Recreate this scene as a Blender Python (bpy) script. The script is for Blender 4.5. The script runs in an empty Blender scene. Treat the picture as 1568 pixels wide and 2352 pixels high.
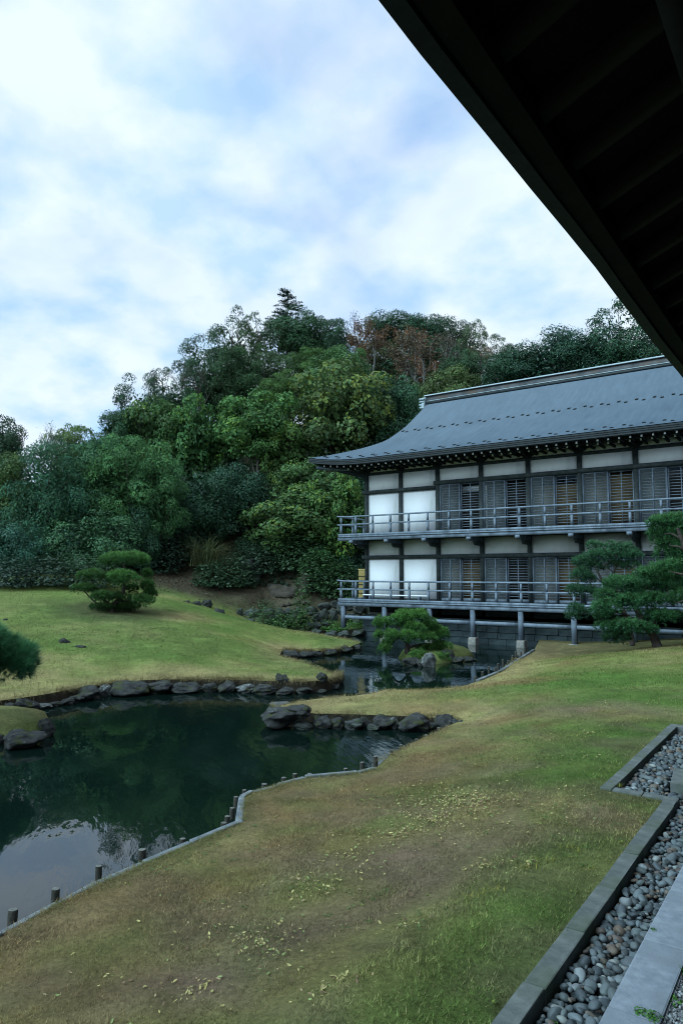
import bpy, bmesh, math, random
import numpy as np
from mathutils import Vector, Matrix
from mathutils.geometry import delaunay_2d_cdt

# ------------------------------------------------------------------ camera, sky, sun, exposure
sc = bpy.context.scene
R = math.radians
YAW, PITCH, CAMZ = R(35.55), math.atan(138 / 1588), 2.2
cam_data = bpy.data.cameras.new('camera')
cam = bpy.data.objects.new('camera', cam_data)
sc.collection.objects.link(cam)
cam.location = (0, 0, CAMZ)
cam.rotation_euler = (R(90) + PITCH, 0, YAW)
cam_data.sensor_fit = 'AUTO'
cam_data.sensor_width = 36
cam_data.lens = 36 * 1588 / 2352
cam_data.clip_end = 3000
cam_data.clip_start = 0.05
sc.camera = cam

SUN_EL, SUN_AZ = R(42), R(-155)       # azimuth measured from +Y towards +X
world = bpy.data.worlds.new('World')
sc.world = world
world.use_nodes = True
wn, wl = world.node_tree.nodes, world.node_tree.links
wn.clear()
w_out = wn.new('ShaderNodeOutputWorld')
w_bg = wn.new('ShaderNodeBackground')
w_sky = wn.new('ShaderNodeTexSky')
w_sky.sky_type = 'NISHITA'
w_sky.sun_disc = False
w_sky.sun_elevation = SUN_EL
w_sky.sun_rotation = SUN_AZ
w_sky.air_density = 1.0
w_sky.dust_density = 0.3
w_sky.ozone_density = 2.5
w_tc = wn.new('ShaderNodeTexCoord')
w_sep = wn.new('ShaderNodeSeparateXYZ')
wl.new(w_tc.outputs['Generated'], w_sep.inputs[0])
w_add = wn.new('ShaderNodeMath'); w_add.operation = 'ADD'; w_add.inputs[1].default_value = 0.30
w_max = wn.new('ShaderNodeMath'); w_max.operation = 'MAXIMUM'; w_max.inputs[1].default_value = 0.0
wl.new(w_sep.outputs['Z'], w_max.inputs[0]); wl.new(w_max.outputs[0], w_add.inputs[0])
w_div = wn.new('ShaderNodeVectorMath'); w_div.operation = 'DIVIDE'
w_cmb = wn.new('ShaderNodeCombineXYZ')
for i in range(3):
    wl.new(w_add.outputs[0], w_cmb.inputs[i])
wl.new(w_tc.outputs['Generated'], w_div.inputs[0]); wl.new(w_cmb.outputs[0], w_div.inputs[1])
w_map = wn.new('ShaderNodeMapping')
w_map.inputs['Location'].default_value = (0.0, 1.15, 0.0)
w_map.inputs['Scale'].default_value = (1.0, 1.0, 0.0)
wl.new(w_div.outputs[0], w_map.inputs[0])
w_n1 = wn.new('ShaderNodeTexNoise')
w_n1.inputs['Scale'].default_value = 2.3
w_n1.inputs['Detail'].default_value = 4.5
w_n1.inputs['Roughness'].default_value = 0.47
w_n1.inputs['Distortion'].default_value = 0.25
wl.new(w_map.outputs[0], w_n1.inputs['Vector'])
w_r1 = wn.new('ShaderNodeMapRange'); w_r1.interpolation_type = 'SMOOTHSTEP'
w_r1.inputs['From Min'].default_value = 0.28
w_r1.inputs['From Max'].default_value = 0.56
w_r1.inputs['To Min'].default_value = 0.52
w_r1.inputs['To Max'].default_value = 1.0
wl.new(w_n1.outputs[0], w_r1.inputs['Value'])
w_n2 = wn.new('ShaderNodeTexNoise')
w_n2.inputs['Scale'].default_value = 5.2
w_n2.inputs['Detail'].default_value = 5.0
w_n2.inputs['Roughness'].default_value = 0.5
wl.new(w_map.outputs[0], w_n2.inputs['Vector'])
w_cr = wn.new('ShaderNodeValToRGB')
w_cr.color_ramp.elements[0].position = 0.34
w_cr.color_ramp.elements[0].color = (4.7, 6.7, 8.8, 1)
w_cr.color_ramp.elements[1].position = 0.57
w_cr.color_ramp.elements[1].color = (7.3, 8.4, 9.4, 1)
wl.new(w_n2.outputs[0], w_cr.inputs[0])
w_mix = wn.new('ShaderNodeMix'); w_mix.data_type = 'RGBA'
w_gain = wn.new('ShaderNodeMix'); w_gain.data_type = 'RGBA'; w_gain.blend_type = 'MULTIPLY'
w_gain.inputs['Factor'].default_value = 1.0
w_gain.inputs['B'].default_value = (0.5, 1.55, 2.3, 1)
wl.new(w_sky.outputs[0], w_gain.inputs['A'])
wl.new(w_r1.outputs[0], w_mix.inputs['Factor'])
wl.new(w_gain.outputs['Result'], w_mix.inputs['A'])
wl.new(w_cr.outputs[0], w_mix.inputs['B'])
wl.new(w_mix.outputs['Result'], w_bg.inputs['Color'])
w_bg.inputs['Strength'].default_value = 0.1
wl.new(w_bg.outputs[0], w_out.inputs['Surface'])

sun_d = bpy.data.lights.new('sun', 'SUN')
sun_d.energy = 3.5
sun_d.angle = R(55)
sun_d.color = (0.64, 0.89, 1.0)
sun = bpy.data.objects.new('sun', sun_d)
sc.collection.objects.link(sun)
_sd = Vector((math.sin(SUN_AZ) * math.cos(SUN_EL), math.cos(SUN_AZ) * math.cos(SUN_EL), math.sin(SUN_EL)))
sun.rotation_euler = _sd.to_track_quat('Z', 'Y').to_euler()

sc.view_settings.view_transform = 'Standard'
sc.view_settings.look = 'None'
sc.view_settings.exposure = 0.27
sc.view_settings.gamma = 1.0
sc.view_settings.use_curve_mapping = False
try:
    sc.cycles.max_bounces = 6
    sc.cycles.filter_width = 1.05
    sc.cycles.transparent_max_bounces = 8
    sc.cycles.caustics_reflective = False
    sc.cycles.caustics_refractive = False
except Exception:
    pass

# ------------------------------------------------------------------ helpers
COL = sc.collection
rng = np.random.default_rng(7)
random.seed(7)

_c, _s = math.cos(YAW), math.sin(YAW)
_cp, _sp = math.cos(PITCH), math.sin(PITCH)
FWV = np.array([-_s * _cp, _c * _cp, _sp]); RTV = np.array([_c, _s, 0.0]); UPV = np.cross(RTV, FWV)
EYE = np.array([0, 0, CAMZ])
def sight(x, y): return FWV + RTV * (x - 784.) / 1588. - UPV * (y - 1176.) / 1588.
def on_level(x, y, z):                                   # surveyed point on a level plane
    d = sight(x, y); return EYE + d * (z - CAMZ) / d[2]
def at_dist(x, y, D):                                    # surveyed point at a ground distance in metres
    d = sight(x, y); return EYE + d * D / math.hypot(d[0], d[1])
def mpp(x, y, D):                                        # metres per survey unit there
    d = sight(x, y); return D / math.hypot(d[0], d[1]) / 1588.

def link(o, parent=None):
    COL.objects.link(o)
    if parent is not None: o.parent = parent
    return o

def props(o, label=None, cat=None, group=None, kind=None):
    if label: o['label'] = label
    if cat: o['category'] = cat
    if group: o['group'] = group
    if kind: o['kind'] = kind
    return o

def empty(name, loc=(0, 0, 0), rz=0.0):
    e = bpy.data.objects.new(name, None)
    e.location = loc; e.rotation_euler = (0, 0, rz); e.empty_display_size = 0.2
    return link(e)

def mesh_np(name, V, F, mat=None, smooth=False, tint=None):
    """V (n,3), F (m,k) arrays (k 3 or 4) or a list of polygons"""
    me = bpy.data.meshes.new(name)
    V = np.asarray(V, dtype=np.float32)
    if isinstance(F, np.ndarray):
        m, k = F.shape
        me.vertices.add(len(V)); me.vertices.foreach_set('co', V.ravel())
        me.loops.add(m * k); me.loops.foreach_set('vertex_index', F.astype(np.int32).ravel())
        me.polygons.add(m)
        me.polygons.foreach_set('loop_start', np.arange(0, m * k, k, dtype=np.int32))
        me.polygons.foreach_set('loop_total', np.full(m, k, dtype=np.int32))
        me.update(calc_edges=True)
    else:
        me.from_pydata([tuple(map(float, v)) for v in V], [], F); me.update()
    if tint is not None:
        a = me.attributes.new('tint', 'FLOAT_COLOR', 'POINT')
        t = np.ones((len(V), 4), dtype=np.float32); t[:, :3] = tint
        a.data.foreach_set('color', t.ravel())
    if smooth: me.polygons.foreach_set('use_smooth', np.ones(len(me.polygons), dtype=bool))
    if mat is not None: me.materials.append(mat)
    return me

def mobj(name, me, parent=None, loc=None, rot=None, scale=None):
    o = bpy.data.objects.new(name, me)
    if loc is not None: o.location = loc
    if rot is not None: o.rotation_euler = rot
    if scale is not None: o.scale = scale
    return link(o, parent)

BOXF = np.array([[0, 3, 2, 1], [4, 5, 6, 7], [0, 1, 5, 4], [1, 2, 6, 5], [2, 3, 7, 6], [3, 0, 4, 7]])
def box_vf(x0, x1, y0, y1, z0, z1):
    return np.array([[x0, y0, z0], [x1, y0, z0], [x1, y1, z0], [x0, y1, z0], [x0, y0, z1], [x1, y0, z1], [x1, y1, z1], [x0, y1, z1]], float), BOXF
def boxes_me(name, L, mat):
    V, F, n = [], [], 0
    for b in L:
        v, f = box_vf(*b); V.append(v); F.append(f + n); n += 8
    return mesh_np(name, np.vstack(V), np.vstack(F), mat)
def box(name, b, mat, parent=None):
    """one box, origin at its centre so that its own coordinates carry the grain"""
    cx, cy, cz = (b[0] + b[1]) / 2, (b[2] + b[3]) / 2, (b[4] + b[5]) / 2
    v, f = box_vf(b[0] - cx, b[1] - cx, b[2] - cy, b[3] - cy, b[4] - cz, b[5] - cz)
    return mobj(name, mesh_np(name, v, f, mat), parent, (cx, cy, cz))
_bev = {}
def bevel_box_me(name, sx, sy, sz, bev, mat, seg=2, jitter=0.0, seed=0):
    bm = bmesh.new()
    bmesh.ops.create_cube(bm, size=1.0)
    bmesh.ops.scale(bm, vec=(sx, sy, sz), verts=bm.verts)
    bmesh.ops.bevel(bm, geom=bm.edges[:], offset=bev, segments=seg, affect='EDGES', profile=0.6)
    if jitter:
        r = random.Random(seed)
        for v in bm.verts: v.co += Vector((r.uniform(-1, 1), r.uniform(-1, 1), r.uniform(-1, 1))) * jitter
    me = bpy.data.meshes.new(name); bm.to_mesh(me); bm.free()
    me.materials.append(mat)
    return me

def tube_vf(P, rad, sides=7, cap=True):
    P = np.asarray(P, float); n = len(P)
    rad = np.broadcast_to(np.asarray(rad, float), (n,))
    T = np.gradient(P, axis=0); T /= np.linalg.norm(T, axis=1)[:, None] + 1e-9
    ref = np.array([0.31, 0.17, 0.93]) if abs(T[0] @ np.array([.31, .17, .93])) < .9 else np.array([1., 0, 0])
    V = []
    a = np.linspace(0, 2 * np.pi, sides, endpoint=False)
    for i in range(n):
        u = np.cross(T[i], ref); u /= np.linalg.norm(u) + 1e-9
        w = np.cross(T[i], u)
        V.append(P[i] + rad[i] * (np.cos(a)[:, None] * u + np.sin(a)[:, None] * w))
    V = np.vstack(V)
    F = []
    for i in range(n - 1):
        for k in range(sides):
            k2 = (k + 1) % sides
            F.append([i * sides + k, i * sides + k2, (i + 1) * sides + k2, (i + 1) * sides + k])
    return V, np.array(F)
def tubes_me(name, L, mat, sides=7):
    V, F, n = [], [], 0
    for P, r in L:
        v, f = tube_vf(P, r, sides); V.append(v); F.append(f + n); n += len(v)
    return mesh_np(name, np.vstack(V), np.vstack(F), mat, smooth=True)
def curve3(P, n=10):
    """Catmull-Rom through points"""
    P = np.asarray(P, float)
    Q = np.vstack([2 * P[0] - P[1], P, 2 * P[-1] - P[-2]])
    out = []
    for i in range(1, len(Q) - 2):
        t = np.linspace(0, 1, n, endpoint=False)[:, None]
        out.append(.5 * (2 * Q[i] + (Q[i + 1] - Q[i - 1]) * t + (2 * Q[i - 1] - 5 * Q[i] + 4 * Q[i + 1] - Q[i + 2]) * t ** 2 + (3 * Q[i] - Q[i - 1] - 3 * Q[i + 1] + Q[i + 2]) * t ** 3))
    out.append(P[-1:])
    return np.vstack(out)

class VNoise:
    def __init__(s, seed, n=256):
        s.g = np.random.default_rng(seed).random((n, n)); s.n = n
    def __call__(s, x, y, octaves=4, gain=.5):
        x = np.asarray(x, float); y = np.asarray(y, float)
        out = np.zeros_like(x); amp = 1.; tot = 0.
        for o in range(octaves):
            xi = np.floor(x).astype(int); yi = np.floor(y).astype(int)
            fx = x - xi; fy = y - yi; fx = fx * fx * (3 - 2 * fx); fy = fy * fy * (3 - 2 * fy)
            g = lambda a, b: s.g[a % s.n, b % s.n]
            v = (g(xi, yi) * (1 - fx) + g(xi + 1, yi) * fx) * (1 - fy) + (g(xi, yi + 1) * (1 - fx) + g(xi + 1, yi + 1) * fx) * fy
            out += v * amp; tot += amp; amp *= gain; x = x * 2.03 + 17.1; y = y * 2.03 + 5.7
        return out / tot
NZ1, NZ2, NZ3 = VNoise(1), VNoise(2), VNoise(3)
def sstep(a, b, x):
    t = np.clip((x - a) / (b - a), 0, 1); return t * t * (3 - 2 * t)

# ------------------------------------------------------------------ materials
def mat_base(name):
    m = bpy.data.materials.new(name); m.use_nodes = True
    nt = m.node_tree; b = nt.nodes['Principled BSDF']
    return m, nt, nt.nodes, nt.links, b

def mat_noise(name, c1, c2, scale=4., rough=.8, bump=.2, bscale=None, detail=6., stretch=(1, 1, 1), spec=.3, c3=None, s3=1.0, lo=.35, hi=.65, bdist=.02, coord='Object', t3=(.5, .65), metallic=0.):
    m, nt, N, L, b = mat_base(name)
    tc = N.new('ShaderNodeTexCoord'); mp = N.new('ShaderNodeMapping')
    mp.inputs['Scale'].default_value = stretch
    L.new(tc.outputs[coord], mp.inputs[0])
    n = N.new('ShaderNodeTexNoise'); n.inputs['Scale'].default_value = scale; n.inputs['Detail'].default_value = detail; n.inputs['Roughness'].default_value = .6
    L.new(mp.outputs[0], n.inputs['Vector'])
    r = N.new('ShaderNodeValToRGB'); r.color_ramp.elements[0].position = lo; r.color_ramp.elements[1].position = hi
    r.color_ramp.elements[0].color = (*c1, 1); r.color_ramp.elements[1].color = (*c2, 1)
    L.new(n.outputs[0], r.inputs[0])
    col = r.outputs[0]
    if c3 is not None:
        n3 = N.new('ShaderNodeTexNoise'); n3.inputs['Scale'].default_value = s3; n3.inputs['Detail'].default_value = 4
        L.new(mp.outputs[0], n3.inputs['Vector'])
        r3 = N.new('ShaderNodeMapRange'); r3.inputs['From Min'].default_value = t3[0]; r3.inputs['From Max'].default_value = t3[1]
        L.new(n3.outputs[0], r3.inputs['Value'])
        mx = N.new('ShaderNodeMix'); mx.data_type = 'RGBA'
        L.new(r3.outputs[0], mx.inputs['Factor']); L.new(col, mx.inputs['A']); mx.inputs['B'].default_value = (*c3, 1)
        col = mx.outputs['Result']
    L.new(col, b.inputs['Base Color'])
    b.inputs['Roughness'].default_value = rough
    b.inputs['Specular IOR Level'].default_value = spec
    b.inputs['Metallic'].default_value = metallic
    if bump:
        n2 = N.new('ShaderNodeTexNoise'); n2.inputs['Scale'].default_value = bscale or scale * 4; n2.inputs['Detail'].default_value = 5
        L.new(mp.outputs[0], n2.inputs['Vector'])
        bp = N.new('ShaderNodeBump'); bp.inputs['Strength'].default_value = bump; bp.inputs['Distance'].default_value = bdist
        L.new(n2.outputs[0], bp.inputs['Height']); L.new(bp.outputs[0], b.inputs['Normal'])
    return m

def mat_leaf(name, rough=.5, spec=.35, trans=.25, use_obj=True):
    m, nt, N, L, b = mat_base(name)
    at = N.new('ShaderNodeAttribute'); at.attribute_name = 'tint'
    col = at.outputs['Color']
    if use_obj:
        oi = N.new('ShaderNodeObjectInfo')
        mx = N.new('ShaderNodeMix'); mx.data_type = 'RGBA'; mx.blend_type = 'MULTIPLY'; mx.inputs['Factor'].default_value = 1
        L.new(col, mx.inputs['A']); L.new(oi.outputs['Color'], mx.inputs['B']); col = mx.outputs['Result']
    L.new(col, b.inputs['Base Color'])
    b.inputs['Roughness'].default_value = rough; b.inputs['Specular IOR Level'].default_value = spec
    if trans:
        t = N.new('ShaderNodeBsdfTranslucent'); L.new(col, t.inputs[0])
        ms = N.new('ShaderNodeMixShader'); ms.inputs[0].default_value = trans
        L.new(b.outputs[0], ms.inputs[1]); L.new(t.outputs[0], ms.inputs[2])
        L.new(ms.outputs[0], N['Material Output'].inputs['Surface'])
    return m

M = {}
M['wood_dark'] = mat_noise('dark_weathered_wood', (.018, .026, .027), (.045, .056, .056), 5, .75, .25, 20, stretch=(1, 1, 1), spec=.25)
M['wood_grey'] = mat_noise('grey_weathered_timber', (.09, .115, .145), (.18, .22, .265), 3.2, .8, .3, 24, c3=(.045, .06, .075), s3=1.4, t3=(.5, .72), spec=.2)
M['wood_rail'] = mat_noise('silvery_rail_timber', (.105, .135, .17), (.20, .245, .295), 4, .8, .25, 24, c3=(.06, .08, .10), s3=1.8, t3=(.52, .74), spec=.2)
M['board'] = mat_noise('grey_pond_board', (.085, .098, .108), (.21, .235, .25), 5, .75, .35, 18, c3=(.06, .065, .055), s3=2.2, t3=(.5, .7), spec=.25)
M['stake'] = mat_noise('old_stake_wood', (.02, .02, .016), (.065, .06, .048), 9, .85, .5, 30, spec=.2)
M['stake_top'] = mat_noise('stake_end_grain', (.09, .09, .08), (.17, .17, .155), 20, .9, .3, 60, spec=.1)
M['plaster'] = mat_noise('white_plaster', (.79, .81, .82), (.86, .87, .88), 1.3, .9, .06, 40, stretch=(1, 1, .3), c3=(.62, .65, .64), s3=2.6, t3=(.54, .80), spec=.2)
M['cap'] = mat_noise('white_painted_end', (.74, .76, .77), (.83, .84, .84), 8, .7, 0)
M['copper'] = None
M['fascia'] = mat_noise('dark_copper_edge', (.007, .013, .016), (.018, .027, .031), 3, .6, .15, 12, spec=.35)
M['ridge'] = mat_noise('ridge_board', (.05, .055, .06), (.11, .115, .12), 3, .7, .2, 14, c3=(.10, .075, .06), s3=1.2)
M['patina'] = mat_noise('ridge_patina', (.20, .27, .29), (.33, .40, .42), 3, .55, .15, 14, spec=.4)
M['guard'] = mat_noise('snow_guard_iron', (.012, .02, .022), (.03, .04, .042), 8, .6, 0)
M['block'] = mat_noise('foundation_stone', (.022, .036, .039), (.045, .064, .069), 3.5, .85, .5, 16, c3=(.06, .082, .088), s3=1.1, t3=(.55, .8), spec=.25)
M['footstone'] = mat_noise('pale_foot_stone', (.16, .155, .14), (.28, .265, .235), 7, .85, .5, 28, c3=(.14, .145, .13), s3=4)
M['kerb'] = mat_noise('kerb_stone', (.085, .098, .094), (.15, .165, .156), 9, .85, .45, 70, c3=(.065, .085, .05), s3=1.7, t3=(.48, .72), bdist=.006, spec=.25)
M['slab'] = mat_noise('paving_slab', (.19, .215, .25), (.27, .30, .34), 14, .85, .4, 90, c3=(.17, .195, .215), s3=3.5, t3=(.52, .75), bdist=.005, spec=.25)
M['eave_wood_shade'] = mat_noise('shaded_eave_timber', (.008, .012, .012), (.020, .026, .026), 5, .8, .2, 20, spec=.15)  # copy of wood_dark with the shade under the eaves put into its colour
M['blind'] = mat_noise('straw_blind', (.11, .08, .04), (.20, .15, .075), 2.2, .8, .2, 40, stretch=(1, 1, 12), c3=(.06, .045, .025), s3=.7)
M['room_dark'] = mat_noise('dark_room', (.012, .012, .010), (.03, .026, .02), 2, .9, 0)  # dark sheet standing in for the unlit room behind the shutters
M['bamboo'] = mat_noise('bamboo_screen', (.30, .23, .075), (.48, .37, .14), 6, .6, .2, 30, stretch=(1, 1, .3))
M['twine'] = mat_noise('black_twine', (.01, .01, .01), (.02, .02, .02), 8, .9, 0)
M['bark'] = mat_noise('bark', (.035, .032, .026), (.095, .085, .07), 4, .9, .8, 12, stretch=(1, 1, .4), bdist=.05)
M['bark_pale'] = mat_noise('pale_bark', (.16, .165, .15), (.32, .325, .30), 3, .9, .5, 12)
M['bark_pine'] = mat_noise('pine_bark', (.022, .018, .015), (.07, .055, .045), 6, .95, .9, 18, bdist=.03)
M['rock'] = None
M['earth'] = mat_noise('bank_earth', (.018, .017, .013), (.055, .046, .032), 5, .95, .8, 20, spec=.1)
M['gravel_bed'] = mat_noise('dark_bed', (.012, .013, .013), (.03, .03, .03), 20, .95, .6, 60, spec=.1)
M['soffit'] = mat_noise('shade_toned_board', (.004, .004, .0035), (.010, .009, .007), 3, .8, .25, 18, stretch=(1, 6, 1), spec=.2)  # near-black base colour carries the shade under the near eave
M['rafter'] = mat_noise('shade_toned_rafter', (.005, .007, .006), (.012, .014, .012), 4, .75, .25, 18, spec=.25)  # darkened likewise, eave shade put into the timber colour
M['eave_edge'] = mat_noise('near_eave_edge', (.004, .012, .019), (.010, .024, .036), 5, .6, .2, 22, spec=.3)  # bluish tone paints the skylight on the underside of the edge
M['leaf'] = mat_leaf('leaf', rough=.6, spec=.12, trans=.18)
M['leaf_gloss'] = mat_leaf('glossy_leaf', rough=.5, spec=.2, trans=.15)
M['needle'] = mat_leaf('pine_needle', rough=.5, spec=.3, trans=.2)
M['grass'] = mat_leaf('grass_blade', rough=.7, spec=.15, trans=.25, use_obj=False)
M['litter'] = mat_leaf('fallen_leaf', rough=.7, spec=.2, trans=.15)

def make_copper():
    m, nt, N, L, b = mat_base('weathered_copper_roof')
    tc = N.new('ShaderNodeTexCoord')
    n = N.new('ShaderNodeTexNoise'); n.inputs['Scale'].default_value = .55; n.inputs['Detail'].default_value = 6; n.inputs['Roughness'].default_value = .6
    L.new(tc.outputs['Object'], n.inputs['Vector'])
    mp = N.new('ShaderNodeMapping'); mp.inputs['Scale'].default_value = (2.2, .35, .35); L.new(tc.outputs['Object'], mp.inputs[0])
    n2 = N.new('ShaderNodeTexNoise'); n2.inputs['Scale'].default_value = 3; n2.inputs['Detail'].default_value = 4; L.new(mp.outputs[0], n2.inputs['Vector'])
    r = N.new('ShaderNodeValToRGB'); r.color_ramp.elements[0].position = .32; r.color_ramp.elements[1].position = .7
    r.color_ramp.elements[0].color = (.045, .074, .104, 1); r.color_ramp.elements[1].color = (.080, .118, .158, 1)
    ad = N.new('ShaderNodeMath'); ad.operation = 'ADD'
    m1 = N.new('ShaderNodeMath'); m1.operation = 'MULTIPLY'; m1.inputs[1].default_value = .5
    L.new(n2.outputs[0], m1.inputs[0])
    m2 = N.new('ShaderNodeMath'); m2.operation = 'MULTIPLY'; m2.inputs[1].default_value = .5
    L.new(n.outputs[0], m2.inputs[0]); L.new(m1.outputs[0], ad.inputs[0]); L.new(m2.outputs[0], ad.inputs[1])
    L.new(ad.outputs[0], r.inputs[0]); L.new(r.outputs[0], b.inputs['Base Color'])
    b.inputs['Roughness'].default_value = .52; b.inputs['Specular IOR Level'].default_value = .5; b.inputs['Metallic'].default_value = .15
    # fine standing joints between the short copper sheets
    br = N.new('ShaderNodeTexBrick'); br.inputs['Scale'].default_value = 1.0
    br.inputs['Brick Width'].default_value = .45; br.inputs['Row Height'].default_value = .118; br.inputs['Mortar Size'].default_value = .006
    sx = N.new('ShaderNodeSeparateXYZ'); cx = N.new('ShaderNodeCombineXYZ')
    L.new(tc.outputs['Object'], sx.inputs[0]); L.new(sx.outputs['X'], cx.inputs['X']); L.new(sx.outputs['Y'], cx.inputs['Y'])
    L.new(cx.outputs[0], br.inputs['Vector'])
    bp = N.new('ShaderNodeBump'); bp.inputs['Strength'].default_value = .3; bp.inputs['Distance'].default_value = .01; bp.invert = True
    L.new(br.outputs['Fac'], bp.inputs['Height']); L.new(bp.outputs[0], b.inputs['Normal'])
    return m
M['copper'] = make_copper()

def make_rock(name, dark=(.02, .022, .022), mid=(.075, .078, .075), pale=(.26, .28, .27), moss=(.045, .055, .018), lich=(.62, .69)):
    m, nt, N, L, b = mat_base(name)
    tc = N.new('ShaderNodeTexCoord'); oi = N.new('ShaderNodeObjectInfo')
    va = N.new('ShaderNodeVectorMath'); va.operation = 'ADD'
    mu = N.new('ShaderNodeMath'); mu.operation = 'MULTIPLY'; mu.inputs[1].default_value = 37.
    L.new(oi.outputs['Random'], mu.inputs[0]); L.new(tc.outputs['Object'], va.inputs[0]); L.new(mu.outputs[0], va.inputs[1])
    n = N.new('ShaderNodeTexNoise'); n.inputs['Scale'].default_value = 2.2; n.inputs['Detail'].default_value = 8; n.inputs['Roughness'].default_value = .65
    L.new(va.outputs[0], n.inputs['Vector'])
    r = N.new('ShaderNodeValToRGB'); r.color_ramp.elements[0].position = .36; r.color_ramp.elements[1].position = .66
    r.color_ramp.elements[0].color = (*dark, 1); r.color_ramp.elements[1].color = (*mid, 1)
    L.new(n.outputs[0], r.inputs[0])
    n2 = N.new('ShaderNodeTexNoise'); n2.inputs['Scale'].default_value = 3.6; n2.inputs['Detail'].default_value = 9; n2.inputs['Roughness'].default_value = .72
    L.new(va.outputs[0], n2.inputs['Vector'])
    mr = N.new('ShaderNodeMapRange'); mr.inputs['From Min'].default_value = lich[0]; mr.inputs['From Max'].default_value = lich[1]; L.new(n2.outputs[0], mr.inputs['Value'])
    mx = N.new('ShaderNodeMix'); mx.data_type = 'RGBA'; L.new(mr.outputs[0], mx.inputs['Factor']); L.new(r.outputs[0], mx.inputs['A']); mx.inputs['B'].default_value = (*pale, 1)
    n3 = N.new('ShaderNodeTexNoise'); n3.inputs['Scale'].default_value = 1.6; n3.inputs['Detail'].default_value = 5
    va2 = N.new('ShaderNodeVectorMath'); va2.operation = 'ADD'; va2.inputs[1].default_value = (9, 3, 4); L.new(va.outputs[0], va2.inputs[0]); L.new(va2.outputs[0], n3.inputs['Vector'])
    mr3 = N.new('ShaderNodeMapRange'); mr3.inputs['From Min'].default_value = .54; mr3.inputs['From Max'].default_value = .66; L.new(n3.outputs[0], mr3.inputs['Value'])
    mx3 = N.new('ShaderNodeMix'); mx3.data_type = 'RGBA'; L.new(mr3.outputs[0], mx3.inputs['Factor']); L.new(mx.outputs['Result'], mx3.inputs['A']); mx3.inputs['B'].default_value = (*moss, 1)
    L.new(mx3.outputs['Result'], b.inputs['Base Color'])
    b.inputs['Roughness'].default_value = .85; b.inputs['Specular IOR Level'].default_value = .25
    bp = N.new('ShaderNodeBump'); bp.inputs['Strength'].default_value = .9; bp.inputs['Distance'].default_value = .06
    L.new(n2.outputs[0], bp.inputs['Height']); L.new(bp.outputs[0], b.inputs['Normal'])
    return m
M['rock'] = make_rock('shore_rock', (.014, .016, .016), (.055, .058, .056), (.22, .24, .235))
M['rock_pale'] = make_rock('lichen_rock', (.05, .055, .055), (.14, .15, .145), (.40, .43, .42), (.05, .055, .025), (.54, .64))
M['rock_mossy'] = make_rock('mossy_wall_stone', (.022, .028, .026), (.085, .095, .088), (.17, .19, .175), (.03, .05, .02), (.58, .72))
M['rock_tan'] = make_rock('tan_stone', (.035, .032, .024), (.105, .09, .068), (.22, .20, .165), (.06, .06, .03), (.60, .70))

def make_pebble():
    m, nt, N, L, b = mat_base('river_pebble')
    oi = N.new('ShaderNodeObjectInfo'); tc = N.new('ShaderNodeTexCoord')
    n = N.new('ShaderNodeTexNoise'); n.inputs['Scale'].default_value = 16; n.inputs['Detail'].default_value = 6
    va = N.new('ShaderNodeVectorMath'); va.operation = 'ADD'
    mu = N.new('ShaderNodeMath'); mu.operation = 'MULTIPLY'; mu.inputs[1].default_value = 51.
    L.new(oi.outputs['Random'], mu.inputs[0]); L.new(tc.outputs['Object'], va.inputs[0]); L.new(mu.outputs[0], va.inputs[1])
    L.new(va.outputs[0], n.inputs['Vector'])
    mr = N.new('ShaderNodeMapRange'); mr.inputs['From Min'].default_value = .3; mr.inputs['From Max'].default_value = .7; mr.inputs['To Min'].default_value = .65; mr.inputs['To Max'].default_value = 1.25
    L.new(n.outputs[0], mr.inputs['Value'])
    at = N.new('ShaderNodeAttribute'); at.attribute_name = 'tint'
    mx0 = N.new('ShaderNodeMix'); mx0.data_type = 'RGBA'; mx0.blend_type = 'MULTIPLY'; mx0.inputs['Factor'].default_value = 1
    L.new(at.outputs['Color'], mx0.inputs['A']); L.new(oi.outputs['Color'], mx0.inputs['B'])
    mx = N.new('ShaderNodeVectorMath'); mx.operation = 'SCALE'; L.new(mx0.outputs['Result'], mx.inputs[0]); L.new(mr.outputs[0], mx.inputs['Scale'])
    L.new(mx.outputs[0], b.inputs['Base Color'])
    b.inputs['Roughness'].default_value = .6; b.inputs['Specular IOR Level'].default_value = .4
    bp = N.new('ShaderNodeBump'); bp.inputs['Strength'].default_value = .15; bp.inputs['Distance'].default_value = .004
    n2 = N.new('ShaderNodeTexNoise'); n2.inputs['Scale'].default_value = 90; L.new(tc.outputs['Object'], n2.inputs['Vector'])
    L.new(n2.outputs[0], bp.inputs['Height']); L.new(bp.outputs[0], b.inputs['Normal'])
    return m
M['pebble'] = make_pebble()

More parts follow.
